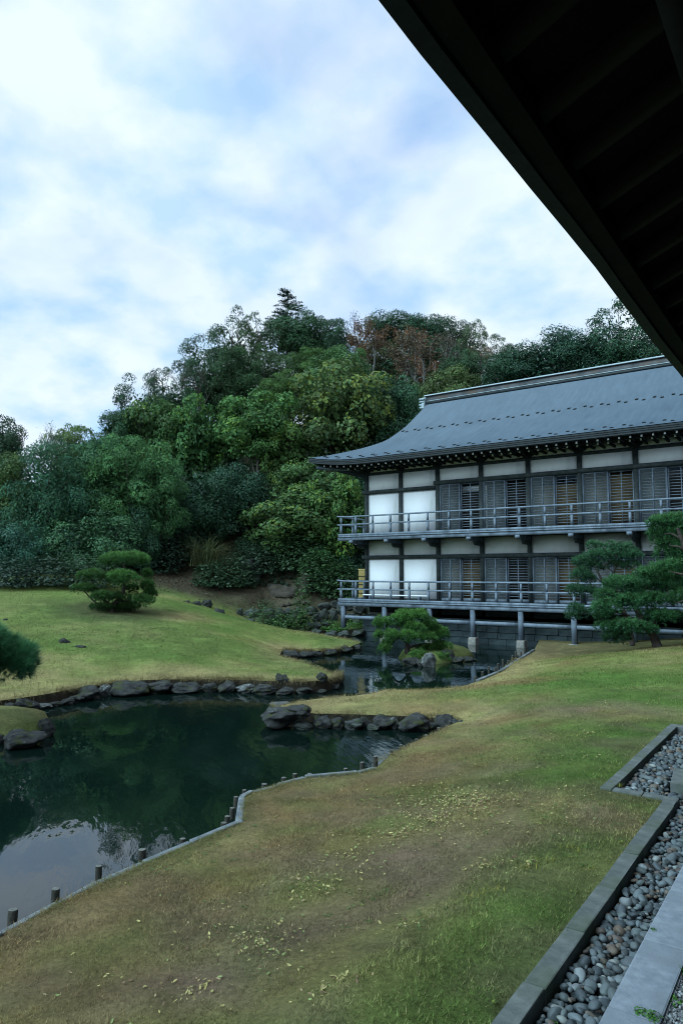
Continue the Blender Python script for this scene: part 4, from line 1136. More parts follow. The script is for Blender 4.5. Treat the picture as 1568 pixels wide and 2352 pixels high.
# ------------------------------------------------------------------ hall whose eave hangs over the viewpoint
nh = empty('veranda_hall', (.6, 3, -.03)); props(nh, 'dark timber hall whose deep eave cuts across the upper right of the sky', 'building')
NH = Vector((.6, 3, -.03))
def nb(name, b, mat, parent=nh, pw=None):
    cx, cy, cz = (b[0] + b[1]) / 2, (b[2] + b[3]) / 2, (b[4] + b[5]) / 2
    v, f = box_vf(b[0] - cx, b[1] - cx, b[2] - cy, b[3] - cy, b[4] - cz, b[5] - cz)
    o = mobj(name, mesh_np(name, v, f, mat), parent); o.location = Vector((cx, cy, cz)) - (NH if pw is None else pw); return o
EX, EZ, NY0, NY1 = -1.02, 3.89, -5.0, 24.0
SLP = .42
def slab_y(name, pts_xz, mat, parent=nh, y0=NY0, y1=NY1, seg=60, wob=0.0):
    """section in x,z drawn along y, with the slight waver of an old eave"""
    n = len(pts_xz); V, F = [], []
    ys = np.linspace(y0, y1, seg)
    for y in ys:
        dx = wob * math.sin(y * 2.1) + wob * .6 * math.sin(y * 5.3 + 1); dz = wob * .8 * math.sin(y * 1.7 + 2)
        for x, z in pts_xz: V.append((x + dx - NH.x, y - NH.y, z + dz - NH.z))
    for i in range(seg - 1):
        for k in range(n):
            k2 = (k + 1) % n; F.append([i * n + k, (i + 1) * n + k, (i + 1) * n + k2, i * n + k2])
    F.append(list(range(n))); F.append([(seg - 1) * n + k for k in range(n)][::-1])
    return mobj(name, mesh_np(name, np.array(V), F, mat), parent)
def sl(x): return EZ + .055 + (x - EX) * SLP
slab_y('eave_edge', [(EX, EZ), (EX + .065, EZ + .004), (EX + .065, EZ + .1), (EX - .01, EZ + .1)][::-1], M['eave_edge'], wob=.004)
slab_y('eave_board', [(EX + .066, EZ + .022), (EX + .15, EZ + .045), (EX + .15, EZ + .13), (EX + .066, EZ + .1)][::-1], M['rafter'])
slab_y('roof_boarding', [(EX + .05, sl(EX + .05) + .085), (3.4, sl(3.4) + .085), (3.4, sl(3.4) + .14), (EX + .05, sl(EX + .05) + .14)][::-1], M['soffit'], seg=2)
slab_y('roof_cover', [(EX - .03, EZ + .101), (EX + .049, EZ + .101), (EX + .049, sl(EX + .05) + .145), (3.4, sl(3.4) + .145), (3.4, sl(3.4) + .32), (EX - .03, EZ + .30)][::-1], M['copper'], seg=2)
L_ = 4.6; ang = -math.atan(SLP)
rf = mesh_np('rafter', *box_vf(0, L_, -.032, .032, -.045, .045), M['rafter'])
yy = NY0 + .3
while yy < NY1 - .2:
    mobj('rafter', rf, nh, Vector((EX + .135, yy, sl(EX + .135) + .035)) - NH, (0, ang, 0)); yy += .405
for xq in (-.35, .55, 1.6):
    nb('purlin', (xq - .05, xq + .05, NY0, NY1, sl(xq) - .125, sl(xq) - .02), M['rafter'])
# little nail heads along the edge board
nail = mesh_np('nail_head', *lumpy(1, 3, .05, 0), M['patina'])
for k in range(26):
    mobj('nail_head', nail, nh, Vector((EX + .085, 1.2 + k * .62 + .1 * math.sin(k * 7), EZ + .030)) - NH, None, (.005, .005, .003))
nb('veranda_floor', (-.28, 2.4, NY0, NY1 - 2, .50, .58), M['soffit'])
nb('veranda_edge', (-.33, -.281, NY0, NY1 - 2, .44, .585), M['rafter'])
for y in np.arange(NY0 + .5, NY1 - 2, 2.0):
    nb('veranda_stub', (-.2, -.08, y - .06, y + .06, -.03, .50), M['rafter'])
for y in (-3.0, 5.4, 9.4, 13.4, 17.4, 21.4):
    nb('veranda_post', (.52, .66, y - .07, y + .07, .58, sl(.59) - .13), M['rafter'])
nb('inner_wall', (2.4, 2.5, NY0, NY1 - 2, -.03, sl(2.4) + .08), M['soffit'])

# ------------------------------------------------------------------ timber edging and stakes of the pond
te = empty('timber_edging', (*boards_w[4], -.6)); props(te, 'weathered grey plank edging along the near bank of the pond', 'edging')
def plank(a, b, z, par, w=.085, t=.06, name='plank'):
    a, b = np.array(a), np.array(b); d = b - a; L = np.linalg.norm(d)
    me = bevel_box_me(name, L - .01, w, .24, .010, M['board'], 1, .006, int(abs(a[0] * 100)))
    o = mobj(name, me, par); c = (a + b) / 2
    o.location = Vector((c[0], c[1], z - .12)) - Vector(par.location); o.rotation_euler = (0, 0, math.atan2(d[1], d[0])); return o
for a, b in zip(boards_w[:-1], boards_w[1:]):
    a, b = np.array(a), np.array(b); m = max(1, int(round(np.linalg.norm(b - a) / .9)))
    for k in range(m):
        q0, q1 = a + (b - a) * k / m, a + (b - a) * (k + 1) / m; nv = np.array([-(b - a)[1], (b - a)[0]]) / np.linalg.norm(b - a)
        plank(q0 + nv * random.uniform(-.018, .018), q1 + nv * random.uniform(-.018, .018), -.49 + random.uniform(-.02, .012), te, .085 * random.uniform(.75, 1.05))
te2 = empty('timber_edging', (*ne_bank[1], -.6)); props(te2, 'low weathered plank edging at the far lawn corner below the hall', 'edging')
for a, b in zip(ne_bank[:-1], ne_bank[1:]): plank(a, b, -.47, te2, .09)
# stakes: (survey x, survey y of foot, height above water, radius)
STK = [(22, 2133, .20, .055), (124, 2082, .21, .055), (228, 2036, .25, .055), (329, 1990, .23, .052), (343, 1991, .10, .03), (416, 1948, .13, .05), (510, 1908, .12, .05), (520, 1896, .15, .05), (528, 1880, .17, .05), (539, 1855, .18, .05), (560, 1830, .12, .05),
       (605, 1817, .13, .055), (648, 1803, .14, .055), (678, 1796, .16, .055), (712, 1788, .10, .05), (796, 1780, .13, .05), (830, 1774, .20, .05), (864, 1764, .24, .05), (897, 1751, .26, .05), (924, 1737, .24, .05), (930, 1735, .20, .045), (955, 1724, .25, .05), (981, 1712, .24, .05), (990, 1707, .16, .045), (1010, 1698, .27, .05), (1025, 1689, .24, .045), (1032, 1684, .30, .05)]
cyl_cache = {}
def stake(p, top, rad, label, group):
    rad *= .66 * random.uniform(.85, 1.15)
    e = empty('wooden_stake', (p[0], p[1], -1.0)); props(e, label, 'stake', group)
    h = top + 1.0
    V, F = tube_vf(np.array([(0, 0, 0), (.004, 0, h * .5), (0, .004, h - .01), (0, .004, h)]), [rad, rad * 1.02, rad * .97, rad * .90], 10)
    mobj('shaft', mesh_np('shaft', V, F, M['stake'], smooth=True), e)
    a = np.linspace(0, 2 * np.pi, 10, endpoint=False)
    V = np.vstack([np.column_stack([np.cos(a) * rad * .93, np.sin(a) * rad * .93 + .004, np.full(10, h + .001)]), [[0, .004, h + .006]]])
    mobj('cut_top', mesh_np('cut_top', V, np.array([[i, (i + 1) % 10, 10] for i in range(10)]), M['stake_top']), e)
    e.rotation_euler = (random.uniform(-.04, .04), random.uniform(-.04, .04), random.uniform(0, 6))
for i, (x, y, hgt, rad) in enumerate(STK):
    p = on_level(x, y, WATER)
    # keep the stake on the water side of the planks
    stake(p, WATER + hgt * .70, rad, 'dark round stake in the near pond bank, %s counted from the bottom left' % ORD[i], 'stakes along the near pond bank')
for i, (x, y) in enumerate([(1095, 1567), (1112, 1560), (1128, 1553), (1140, 1547), (1150, 1541), (1160, 1535), (1170, 1529), (1180, 1521), (1190, 1515), (1200, 1507), (1210, 1500)]):
    p = on_level(x - 5, y - 1, -.60)
    stake(p, -.46 + .05 * (i % 3), .055, 'short dark stake below the far lawn corner, %s counted from the spit' % ORD[i], 'stakes below the far lawn corner')

# ------------------------------------------------------------------ rocks
ROCK_ME = {}
def rock_vf(seed, sub=4):
    r = np.random.default_rng(seed); V, F = ico(sub)
    for _ in range(13):
        d = r.normal(size=3); d /= np.linalg.norm(d); lim = r.uniform(.62, .92)
        h = V @ d; k = h > lim; V[k] -= (h[k] - lim)[:, None] * d * .93
    for f, a_ in ((2.0, .07), (4.5, .045), (9.0, .025), (17., .012)):
        for _ in range(3):
            d = r.normal(size=3); ph = r.uniform(0, 6.28); d2 = r.normal(size=3)
            V = V * (1 + a_ * np.sin(f * (V @ d) + ph + 1.5 * np.sin(f * .6 * (V @ d2))))[:, None]
    return V / np.abs(V).max(0), F
def rock_me(kind, i):
    if (kind, i) not in ROCK_ME:
        V, F = rock_vf(500 + i); ROCK_ME[(kind, i)] = mesh_np('rock', V, F, M[kind], smooth=False)
    return ROCK_ME[(kind, i)]
rk = random.Random(31)
def rock(px, py, w, h, label, group=None, D=None, zbase=WATER - .10, kind='rock', depth=.8, sink=.25, name='rock', rz=None, idx=None, setb=.35):
    """px,py: survey point of the foot of the rock; w,h its apparent size"""
    if D is None: p = on_level(px, py, zbase + .10 if zbase == WATER - .10 else zbase); D_ = math.hypot(p[0], p[1])
    else: p = at_dist(px, py, D); D_ = D
    s = mpp(px, py, D_)
    W, Hh = w * s / 2, h * s
    dep = min(W, .9) * depth
    back = np.array([p[0], p[1]]) / D_ * dep * setb
    zb = p[2] - Hh * sink
    i = rk.randrange(10) if idx is None else idx
    o = mobj(name, rock_me(kind, i), None, (p[0] + back[0], p[1] + back[1], zb + Hh * (1 + sink) / 2))
    o.scale = (W * 1.08, dep * 1.1, Hh * (1 + sink) / 2 * 1.05)
    o.rotation_euler = (rk.uniform(-.08, .08), rk.uniform(-.1, .1), (YAW + math.atan(-(px - 784) / 1588.)) + (rk.uniform(-.3, .3) + (math.pi if rk.random() < .5 else 0) if rz is None else rz))
    props(o, label, 'rock', group)
    return o
c5 = lambda x, y: (x * .52, 1254.4 + y * .52)
row = [(40, 740, 66, 48, 'rock'), (110, 728, 105, 58, 'rock'), (195, 718, 62, 24, 'rock_pale'), (240, 708, 50, 22, 'rock'), (300, 702, 58, 32, 'rock'), (345, 690, 60, 40, 'rock'), (398, 678, 104, 62, 'rock'), (467, 662, 68, 56, 'rock_pale'), (568, 660, 152, 70, 'rock'), (700, 650, 124, 58, 'rock'), (815, 648, 112, 46, 'rock'), (878, 644, 44, 34, 'rock'), (925, 645, 58, 46, 'rock'), (1003, 645, 84, 46, 'rock'), (1085, 646, 84, 38, 'rock_pale'), (1170, 652, 100, 44, 'rock'), (1255, 655, 70, 30, 'rock'), (1340, 652, 70, 26, 'rock')]
for i, (x, y, w, h, kd) in enumerate(row):
    X, Y = c5(x, y); rock(X, Y, w * .52 * 1.14, h * .52 * .95, 'dark weathered rock edging the far lawn, %s from the left of that row' % ORD[i], 'rocks edging the far lawn', kind=kd, depth=1.0)
for (x, y, w, h, lab, kd) in [(1500, 605, 46, 62, 'dark rock capping the tip of the rounded far lawn', 'rock'), (1425, 650, 44, 18, 'small flat rock awash below the far lawn tip', 'rock'), (1480, 632, 40, 22, 'low rock tucked under the far lawn tip', 'rock')]:
    X, Y = c5(x, y); rock(X, Y, w * .52, h * .52, lab, kind=kd)
for (px, py, w, h, lab, D) in [(648, 1566, 32, 17, 'small dark rock on the rounded lawn point above the straw fringe', 16.6), (740, 1562, 27, 16, 'low mossy rock near the end of the rounded lawn point', 16.5), (148, 1481, 30, 15, 'small grey rock half sunk in the far lawn slope', 21.4), (186, 1491, 34, 8, 'flat grey rock flush with the far lawn slope', 20.8), (12, 1428, 12, 8, 'tiny dark stone high on the far lawn near the left edge', 25.0)]:
    rock(px, py, w, h, lab, D=D, depth=.9, sink=.5, setb=.8)
for i, (x, y, w, h) in enumerate([(1285, 494, 76, 34), (1350, 492, 66, 30), (1400, 488, 50, 24), (1455, 482, 64, 32), (1525, 473, 60, 32), (1578, 460, 44, 26)]):
    X, Y = c5(x, y); rock(X, Y, w * .52, h * .52, 'dark rock under the pointed lawn spit, %s counted towards its tip' % ORD[i], 'rocks under the pointed spit', depth=1.1)
cp_ = lambda x, y: ((950 + .542 * x) / 1.5944, (2450 + .542 * y) / 1.5944)
for (x, y, w, h, lab, kd, dp, ix) in [(150, 372, 330, 92, 'long flat overhanging rock at the tip of the near spit', 'rock', 1.0, 2), (275, 318, 165, 72, 'humped rock resting behind the flat rock of the near spit', 'rock', 1.1, 4), (140, 262, 150, 36, 'low lichened rock on the back shore of the near spit tip', 'rock_pale', 1, 1), (90, 302, 66, 36, 'small pale rock perched on the near spit tip', 'rock_pale', 1, 7),
                              (295, 402, 140, 36, 'submerged greenish rock below the flat rock of the near spit', 'rock_mossy', 1, 5)]:
    X, Y = cp_(x, y); rock(X, Y, w * .34, h * .34, lab, kind=kd, depth=dp, idx=ix, D=math.hypot(*on_level(*cp_(x, 400 if y > 300 else 300), WATER)[:2]) if y < 390 else None)
for i, (x, y, w, h, kd) in enumerate([(428, 404, 130, 88, 'rock'), (525, 404, 104, 78, 'rock'), (640, 410, 134, 74, 'rock_mossy'), (718, 398, 84, 70, 'rock'), (770, 412, 90, 40, 'rock_mossy'), (835, 404, 160, 84, 'rock'), (905, 402, 70, 80, 'rock_pale'), (1050, 418, 240, 100, 'rock'), (1165, 412, 70, 50, 'rock'), (1250, 416, 165, 104, 'rock'), (1342, 430, 95, 86, 'rock_mossy')]):
    X, Y = cp_(x, y); rock(X, Y, w * .34, h * .34, 'dark rock facing the inlet of the near spit, %s counted from its tip' % ORD[i], 'rocks facing the near spit inlet', kind=kd, depth=1.0)
ci = lambda x, y: (.3189 * x / 1.5944, (2200 + .3189 * y) / 1.5944)
for (x, y, w, h, lab, kd) in [(270, 1690, 470, 190, 'broad flat-topped rock fronting the little island at the left edge', 'rock'), (530, 1560, 210, 210, 'pitted rock at the right end of the island by the left edge', 'rock'), (320, 1345, 90, 40, 'small grey rock behind the island at the left edge', 'rock'), (-20, 1650, 120, 130, 'rock cut off by the left edge beside the island', 'rock')]:
    X, Y = ci(x, y); rock(X, Y, w * .2, h * .2, lab, kind=kd, depth=.9)
ci2 = lambda x, y: ((1300 + .3189 * x) / 1.5944, (2180 + .3189 * y) / 1.5944)
for (x, y, w, h, lab, kd, dp) in [(850, 825, 190, 175, 'upright lichen-streaked rock in front of the island pine', 'rock_pale', .8), (1060, 760, 170, 150, 'dark sloping rock right of the island pine', 'rock', 1.0), (1180, 775, 140, 70, 'low rock under the grassy end of the pine island', 'rock', 1), (1300, 762, 110, 66, 'dark rock at the outer tip of the pine island', 'rock', 1), (1375, 752, 60, 22, 'flat stone awash off the pine island tip', 'rock', 1), (640, 805, 230, 90, 'dark low rock at the left end of the pine island', 'rock', 1), (760, 815, 130, 70, 'small rock left of the upright rock on the pine island', 'rock', 1)]:
    X, Y = ci2(x, y); rock(X, Y, w * .2, h * .2, lab, kind=kd, depth=dp)
cw = lambda x, y: ((600 + .5102 * x) / 1.5944, (2050 + .5102 * y) / 1.5944)
for i, (x, y, w, h, D) in enumerate([(158, 345, 64, 52, 31.4), (225, 365, 84, 76, 31.2), (313, 345, 88, 60, 32), (305, 398, 112, 40, 30.6), (395, 405, 78, 62, 30.2)]):
    X, Y = cw(x, y); rock(X, Y, w * .32, h * .32, 'wet dark rock in the gully behind the mound, %s counted from its upper end' % ORD[i], 'rocks of the upper gully', D=D, depth=1.0)
W_ = [(545, 405, 45, 60, 33.5), (590, 455, 130, 40, 31.5), (645, 420, 140, 66, 33), (760, 415, 94, 64, 33.2), (840, 420, 104, 70, 33), (800, 482, 134, 84, 32), (905, 485, 80, 94, 32), (905, 395, 80, 50, 33.5), (975, 400, 80, 60, 33.8), (1060, 395, 104, 60, 33.4), (1150, 358, 104, 54, 33.6), (1225, 345, 66, 54, 33.6), (1220, 400, 66, 50, 33.2), (1000, 470, 90, 80, 32.6), (1090, 445, 64, 54, 33), (1145, 448, 90, 94, 33), (1215, 452, 66, 90, 32.9), (1160, 478, 76, 36, 32.2), (1075, 500, 110, 54, 32), (1330, 360, 90, 60, 33.8), (1400, 390, 94, 76, 33.6), (1330, 440, 100, 60, 33.2), (1400, 470, 90, 70, 32.9), (1270, 400, 60, 80, 33.4), (1460, 390, 80, 90, 33.8), (1470, 470, 70, 80, 33.2)]
for i, (x, y, w, h, D) in enumerate(W_):
    X, Y = cw(x, y); rock(X, Y, w * .335, h * .335, 'fitted boulder of the rough retaining wall by the hall, %s of its stones' % ORD[i], 'boulders of the retaining wall', D=D, kind='rock_mossy', depth=.7, sink=.12)
for i, (x, y, w, h, D, kd) in enumerate([(960, 322, 60, 40, 34.6, 'rock_tan'), (1020, 325, 70, 40, 34.6, 'rock_tan'), (905, 330, 60, 24, 34.4, 'rock_tan'), (860, 335, 50, 22, 34.2, 'rock_tan')]):
    X, Y = cw(x, y); rock(X, Y, w * .32, h * .32, 'pale tan stone lying above the retaining wall, %s from the hall' % ORD[[1, 0, 2, 3][i]], 'tan stones above the wall', D=D, kind=kd)
for i, (x, y, w, h) in enumerate([(1095, 540, 74, 44), (1200, 556, 104, 46), (1290, 553, 104, 42), (1395, 548, 108, 48), (1478, 545, 64, 44)]):
    X, Y = cw(x, y); rock(X, Y, w * .32, h * .32, 'squared edging rock on the back shore beside the deck, %s counted towards the hall' % ORD[i], 'rocks on the back shore', kind='rock_mossy', depth=1.1)
# weathered cliff face in the slope behind
for (px, py, w, h, D, lab, kd, ix) in [(640, 1376, 100, 40, 38.3, 'bare tan cliff face in the bank left of the hall', 'rock_tan', 3), (575, 1345, 60, 70, 38.5, 'grey cliff outcrop under the hanging creepers', 'rock_mossy', 6), (705, 1368, 40, 60, 38.0, 'small tan outcrop beside the bare cliff face', 'rock_tan', 8)]:
    rock(px, py, w, h, lab, D=ground_hit(px, py) + .15, kind=kd, depth=.9, idx=ix, setb=.75, sink=.4)

# little islands
def island(name, poly, ztop, label):
    P = np.array(poly); c = P.mean(0); n = len(P); V, F = [], []
    rings = [(1.0, -.2), (1.0, .12), (.86, .75), (.55, .95), (.2, 1.0)]
    for s, zf in rings:
        z = WATER + (ztop - WATER) * zf if zf > 0 else WATER - .4
        for p in P: V.append((*(c + (p - c) * s), z + .02 * math.sin(p[0] * 9 + p[1] * 7) * (zf > .2)))
    V.append((*c, ztop + .01))
    for k in range(len(rings) - 1):
        for i in range(n): F.append([k * n + i, k * n + (i + 1) % n, (k + 1) * n + (i + 1) % n, (k + 1) * n + i])
    m = (len(rings) - 1) * n
    for i in range(n): F.append([m + i, m + (i + 1) % n, len(V) - 1])
    V = np.array(V); T = land_colour(V[:, 0], V[:, 1], V[:, 2]); T = T * .55 + np.array([.075, .08, .035]) * .45
    o = mobj(name, mesh_np(name, V, F, M['lawn'], smooth=True, tint=T)); props(o, kind='structure'); return o
isl_l = [tuple(on_level(x, y, WATER)[:2]) for x, y in [(118, 1668), (112, 1690), (80, 1700), (20, 1706), (-90, 1712), (-150, 1690), (-150, 1665), (-60, 1650), (40, 1648), (95, 1655)]]
isl_p = [tuple(on_level(x, y, WATER)[:2]) for x, y in [(915, 1512), (940, 1522), (985, 1527), (1030, 1522), (1070, 1516), (1088, 1508), (1075, 1500), (1040, 1494), (1000, 1490), (950, 1496), (920, 1503)]]
island('island_ground_left', isl_l, -.28, '')
island('island_ground_pine', isl_p, -.28, '')

# ------------------------------------------------------------------ foliage
def unit(v): return v / (np.linalg.norm(v, axis=-1, keepdims=True) + 1e-9)
def rand_dirs(r, n): return unit(r.normal(size=(n, 3)))
def leaf_quads(P, Nn, size, asp, r, droop=.0):
    """one folded diamond leaf per point; P (n,3), Nn facing (n,3), size (n,)"""
    n = len(P); t = unit(np.cross(Nn, r.normal(size=(n, 3)))); t[:, 2] -= droop; t = unit(t)
    b = unit(np.cross(Nn, t)); nn = np.cross(t, b)
    s = size[:, None]
    V = np.stack([P - t * s, P + b * s * asp + nn * s * .12 - t * s * .1, P + t * s, P - b * s * asp + nn * s * .12 - t * s * .1], 1).reshape(-1, 3)
    F = np.arange(4 * n).reshape(n, 4)
    return V, F
def rep4(a): return np.repeat(a, 4, axis=0)

def crown_me(name, seed, nclump, nleaf, leaf, asp=.45, shape='round', mat='leaf', var=.35, yellow=0., gap=.0, fill=.18, clr=(.24, .40), droop=.1, upper=.35):
    """crown with x,y in -1..1 and z in 0..2: leaf clumps over a lumpy dome with holes between"""
    r = np.random.default_rng(seed)
    C, CR = [], []
    for _ in range(nclump):
        d = rand_dirs(r, 1)[0]
        if shape == 'dome': d[2] = abs(d[2]) * 1.0 - .15
        rr = r.uniform(.5, .86) ** .7
        c = np.array([d[0] * rr, d[1] * rr, 1 + d[2] * rr])
        if shape == 'tall': c[:2] *= (.55 + .55 * (1 - abs(c[2] - .8) / 1.2))
        if shape == 'wide': c[2] = 1.0 + (c[2] - 1.0) * .9
        if gap and r.random() < gap: continue
        C.append(c); CR.append(r.uniform(*clr))
    C = np.array(C); CR = np.array(CR)
    w = CR ** 2; cnt = np.maximum(6, (nleaf * w / w.sum()).astype(int))
    idx = np.repeat(np.arange(len(C)), cnt)
    d = rand_dirs(r, len(idx)); out = unit(C[idx] - np.array([0, 0, .9])); d = unit(d + out * .45 + np.array([0, 0, upper]))
    rad = CR[idx] * (.72 + .33 * r.random(len(idx)) ** .6)
    # uneven sprays: push some twigs out
    spray = r.random(len(C) * 9); tw = (idx * 9 + r.integers(0, 9, len(idx)))
    rad *= .85 + .35 * spray[tw]
    P = C[idx] + d * rad[:, None] * np.array([1, 1, .85])
    N = unit(d + r.normal(size=d.shape) * .38 + np.array([0, 0, .15]))
    clump_b = r.uniform(1 - var, 1 + var, len(C))[idx]
    bri = clump_b * r.uniform(.8, 1.2, len(idx))
    T = np.column_stack([bri * r.uniform(.85, 1.2, len(idx)), bri, bri * r.uniform(.75, 1.25, len(idx))])
    if yellow:
        cy = (r.random(len(C)) < yellow * 1.6)[idx] & (r.random(len(idx)) < .45) | (r.random(len(idx)) < yellow * .35)
        T[cy] *= np.array([1.6, 1.3, .8])
    S = leaf * r.uniform(.6, 1.3, len(idx))
    # added inner leaves, shade put into their tint, so no sky shines through
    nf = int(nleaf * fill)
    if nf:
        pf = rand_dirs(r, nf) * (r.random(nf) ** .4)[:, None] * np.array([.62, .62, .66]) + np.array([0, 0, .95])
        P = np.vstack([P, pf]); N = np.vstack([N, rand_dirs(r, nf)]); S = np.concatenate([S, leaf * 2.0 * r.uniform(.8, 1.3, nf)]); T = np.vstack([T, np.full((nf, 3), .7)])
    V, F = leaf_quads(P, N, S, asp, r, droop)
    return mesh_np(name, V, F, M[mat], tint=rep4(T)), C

def limbs_me(name, C, seed, mat, base=.0, rad=.05, nl=10, trunk_top=1.3):
    """trunk and limbs for a crown of the unit size above, foot at z=base"""
    r = np.random.default_rng(seed); L = []
    top = np.array([r.uniform(-.08, .08), r.uniform(-.08, .08), trunk_top])
    tp = curve3([(0, 0, base), (r.uniform(-.05, .05), r.uniform(-.05, .05), base + (trunk_top - base) * .5), top], 5)
    L.append((tp, np.linspace(rad, rad * .45, len(tp))))
    for c in C[r.permutation(len(C))[:nl]]:
        k = int(r.uniform(.35, .9) * (len(tp) - 1)); a = tp[k]; m = (a + c) / 2 + np.array([0, 0, -.06 + .15 * r.random()])
        p = curve3([a, m, c], 4); L.append((p, np.linspace(rad * .45, rad * .1, len(p))))
    return tubes_me(name, L, mat, 6)

TP = {}   # crown and trunk meshes by kind, several shapes of each
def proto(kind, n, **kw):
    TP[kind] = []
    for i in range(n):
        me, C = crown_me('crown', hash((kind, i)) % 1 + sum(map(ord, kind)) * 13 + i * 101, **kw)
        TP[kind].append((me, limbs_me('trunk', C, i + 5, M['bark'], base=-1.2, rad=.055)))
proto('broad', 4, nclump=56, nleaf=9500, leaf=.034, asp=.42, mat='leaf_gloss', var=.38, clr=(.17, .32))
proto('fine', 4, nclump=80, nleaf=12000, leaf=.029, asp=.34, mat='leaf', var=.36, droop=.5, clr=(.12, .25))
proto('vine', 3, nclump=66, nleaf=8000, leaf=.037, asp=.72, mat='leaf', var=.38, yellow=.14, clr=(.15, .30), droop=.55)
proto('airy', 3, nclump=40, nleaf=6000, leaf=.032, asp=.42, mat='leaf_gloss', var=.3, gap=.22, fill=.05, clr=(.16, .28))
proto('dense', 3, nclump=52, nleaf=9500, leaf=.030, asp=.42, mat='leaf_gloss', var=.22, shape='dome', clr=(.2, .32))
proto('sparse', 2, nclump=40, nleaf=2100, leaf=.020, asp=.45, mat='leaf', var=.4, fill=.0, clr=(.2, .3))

def conifer_me(seed, layers=13):
    r = np.random.default_rng(seed); P, N, S, T = [], [], [], []; L = [(np.array([(0, 0, -.6), (0, 0, 1), (0, 0, 2)]), [.05, .03, .006])]
    for k in range(layers):
        z = .25 + 1.7 * k / (layers - 1); R_ = (1 - (z / 2.25)) * .95 + .08
        for b in range(r.integers(4, 7)):
            a = r.uniform(0, 6.28); l = R_ * r.uniform(.65, 1.15); tip = np.array([math.cos(a) * l, math.sin(a) * l, z + .10 * l + r.uniform(-.06, .02)])
            root = np.array([0, 0, z]); L.append((np.array([root, (root + tip) / 2 - [0, 0, .03], tip]), [.014, .009, .004]))
            n = int(90 * l / .6) + 20; t = r.random(n) ** .6
            p = root + (tip - root) * t[:, None] + r.normal(size=(n, 3)) * np.array([.05, .05, .022]) * (1.2 - t)[:, None] * 1.5
            P.append(p); N.append(unit(np.array([0, 0, 1]) + r.normal(size=(n, 3)) * .5)); S.append(.030 * r.uniform(.6, 1.3, n)); bb = r.uniform(.6, 1.3, n); T.append(np.column_stack([bb, bb, bb]))
    V, F = leaf_quads(np.vstack(P), np.vstack(N), np.concatenate(S), .35, r)
    return mesh_np('crown', V, F, M['leaf'], tint=rep4(np.vstack(T))), tubes_me('trunk', L, M['bark'], 5)
TP['conifer'] = [conifer_me(i) for i in range(2)]

def bare_me(seed, depth=5, leafn=2600, leaf=.02, mat='bark_pale', spread=.62):
    r = np.random.default_rng(seed); L, tips = [], []
    def grow(p, d, l, rad, k):
        q = p + d * l; m = (p + q) / 2 + r.normal(size=3) * l * .06
        L.append((np.array([p, m, q]), [rad, rad * .85, rad * .7]))
        if k >= depth - 2: tips.append(q); tips.append(m)
        if k == depth: return
        for _ in range(r.integers(2, 4)):
            nd = unit(d + r.normal(size=3) * spread + np.array([0, 0, .10])); grow(q, nd, l * r.uniform(.66, .86), rad * .62, k + 1)
    grow(np.array([0, 0, -.9]), np.array([0, 0, 1.]), .95, .05, 0)
    tips = np.array(tips)
    lim = np.abs(tips[:, :2]).max(); zz_ = tips[:, 2].max()
    sc_ = np.array([1 / lim, 1 / lim, 2 / zz_])
    L = [(p * sc_, rr) for p, rr in L]; tips = tips * sc_
    i = r.integers(0, len(tips), leafn); P = tips[i] + r.normal(size=(leafn, 3)) * .055
    bb = r.uniform(.5, 1.4, leafn)
    V, F = leaf_quads(P, rand_dirs(r, leafn), leaf * r.uniform(.6, 1.3, leafn), .5, r)
    return mesh_np('crown', V, F, M['leaf'], tint=rep4(np.column_stack([bb, bb * r.uniform(.8, 1.2, leafn), bb]))), tubes_me('branches', L, M[mat], 5)
TP['bare'] = [bare_me(3, 5, 4600, .028), bare_me(8, 5, 3600, .026)]
TP['twiggy'] = [bare_me(14, 5, 1500, .018, 'bark'), bare_me(22, 5, 1800, .018, 'bark')]

_tc = {}
def tree(label, kind, x, ytop, ybot, w, D, col, group='trees of the wooded hill', name='broadleaf_tree', dz=0.):
    i = _tc.get(kind, 0); _tc[kind] = i + 1
    me, tr_ = TP[kind][i % len(TP[kind])]
    c = at_dist(x, (ytop + ybot) / 2, D); s = mpp(x, (ytop + ybot) / 2, D)
    zt = at_dist(x, ytop, D)[2]; zb = at_dist(x, ybot, D)[2]
    R_ = w * s / 2 / .93; Hh = (zt - zb)
    gz = h1(c[0], c[1])
    e = empty(name, (c[0], c[1], gz)); props(e, label, 'tree', group)
    rz = random.Random(i * 7 + len(kind)).uniform(0, 6.28)
    z0 = zb - gz - Hh * .06
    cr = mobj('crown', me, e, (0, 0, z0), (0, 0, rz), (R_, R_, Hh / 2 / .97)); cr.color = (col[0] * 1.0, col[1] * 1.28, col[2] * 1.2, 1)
    # the trunk runs from the ground into the crown
    zs = Hh / 2 / .97
    t = mobj('trunk', tr_, e, (0, 0, z0), (0, 0, rz), (R_, R_, zs))
    return e
DG, MG, YG, BG, OG, RB, VG = (.028, .060, .026), (.048, .098, .034), (.098, .140, .036), (.032, .075, .050), (.070, .095, .032), (.150, .062, .034), (.075, .118, .040)
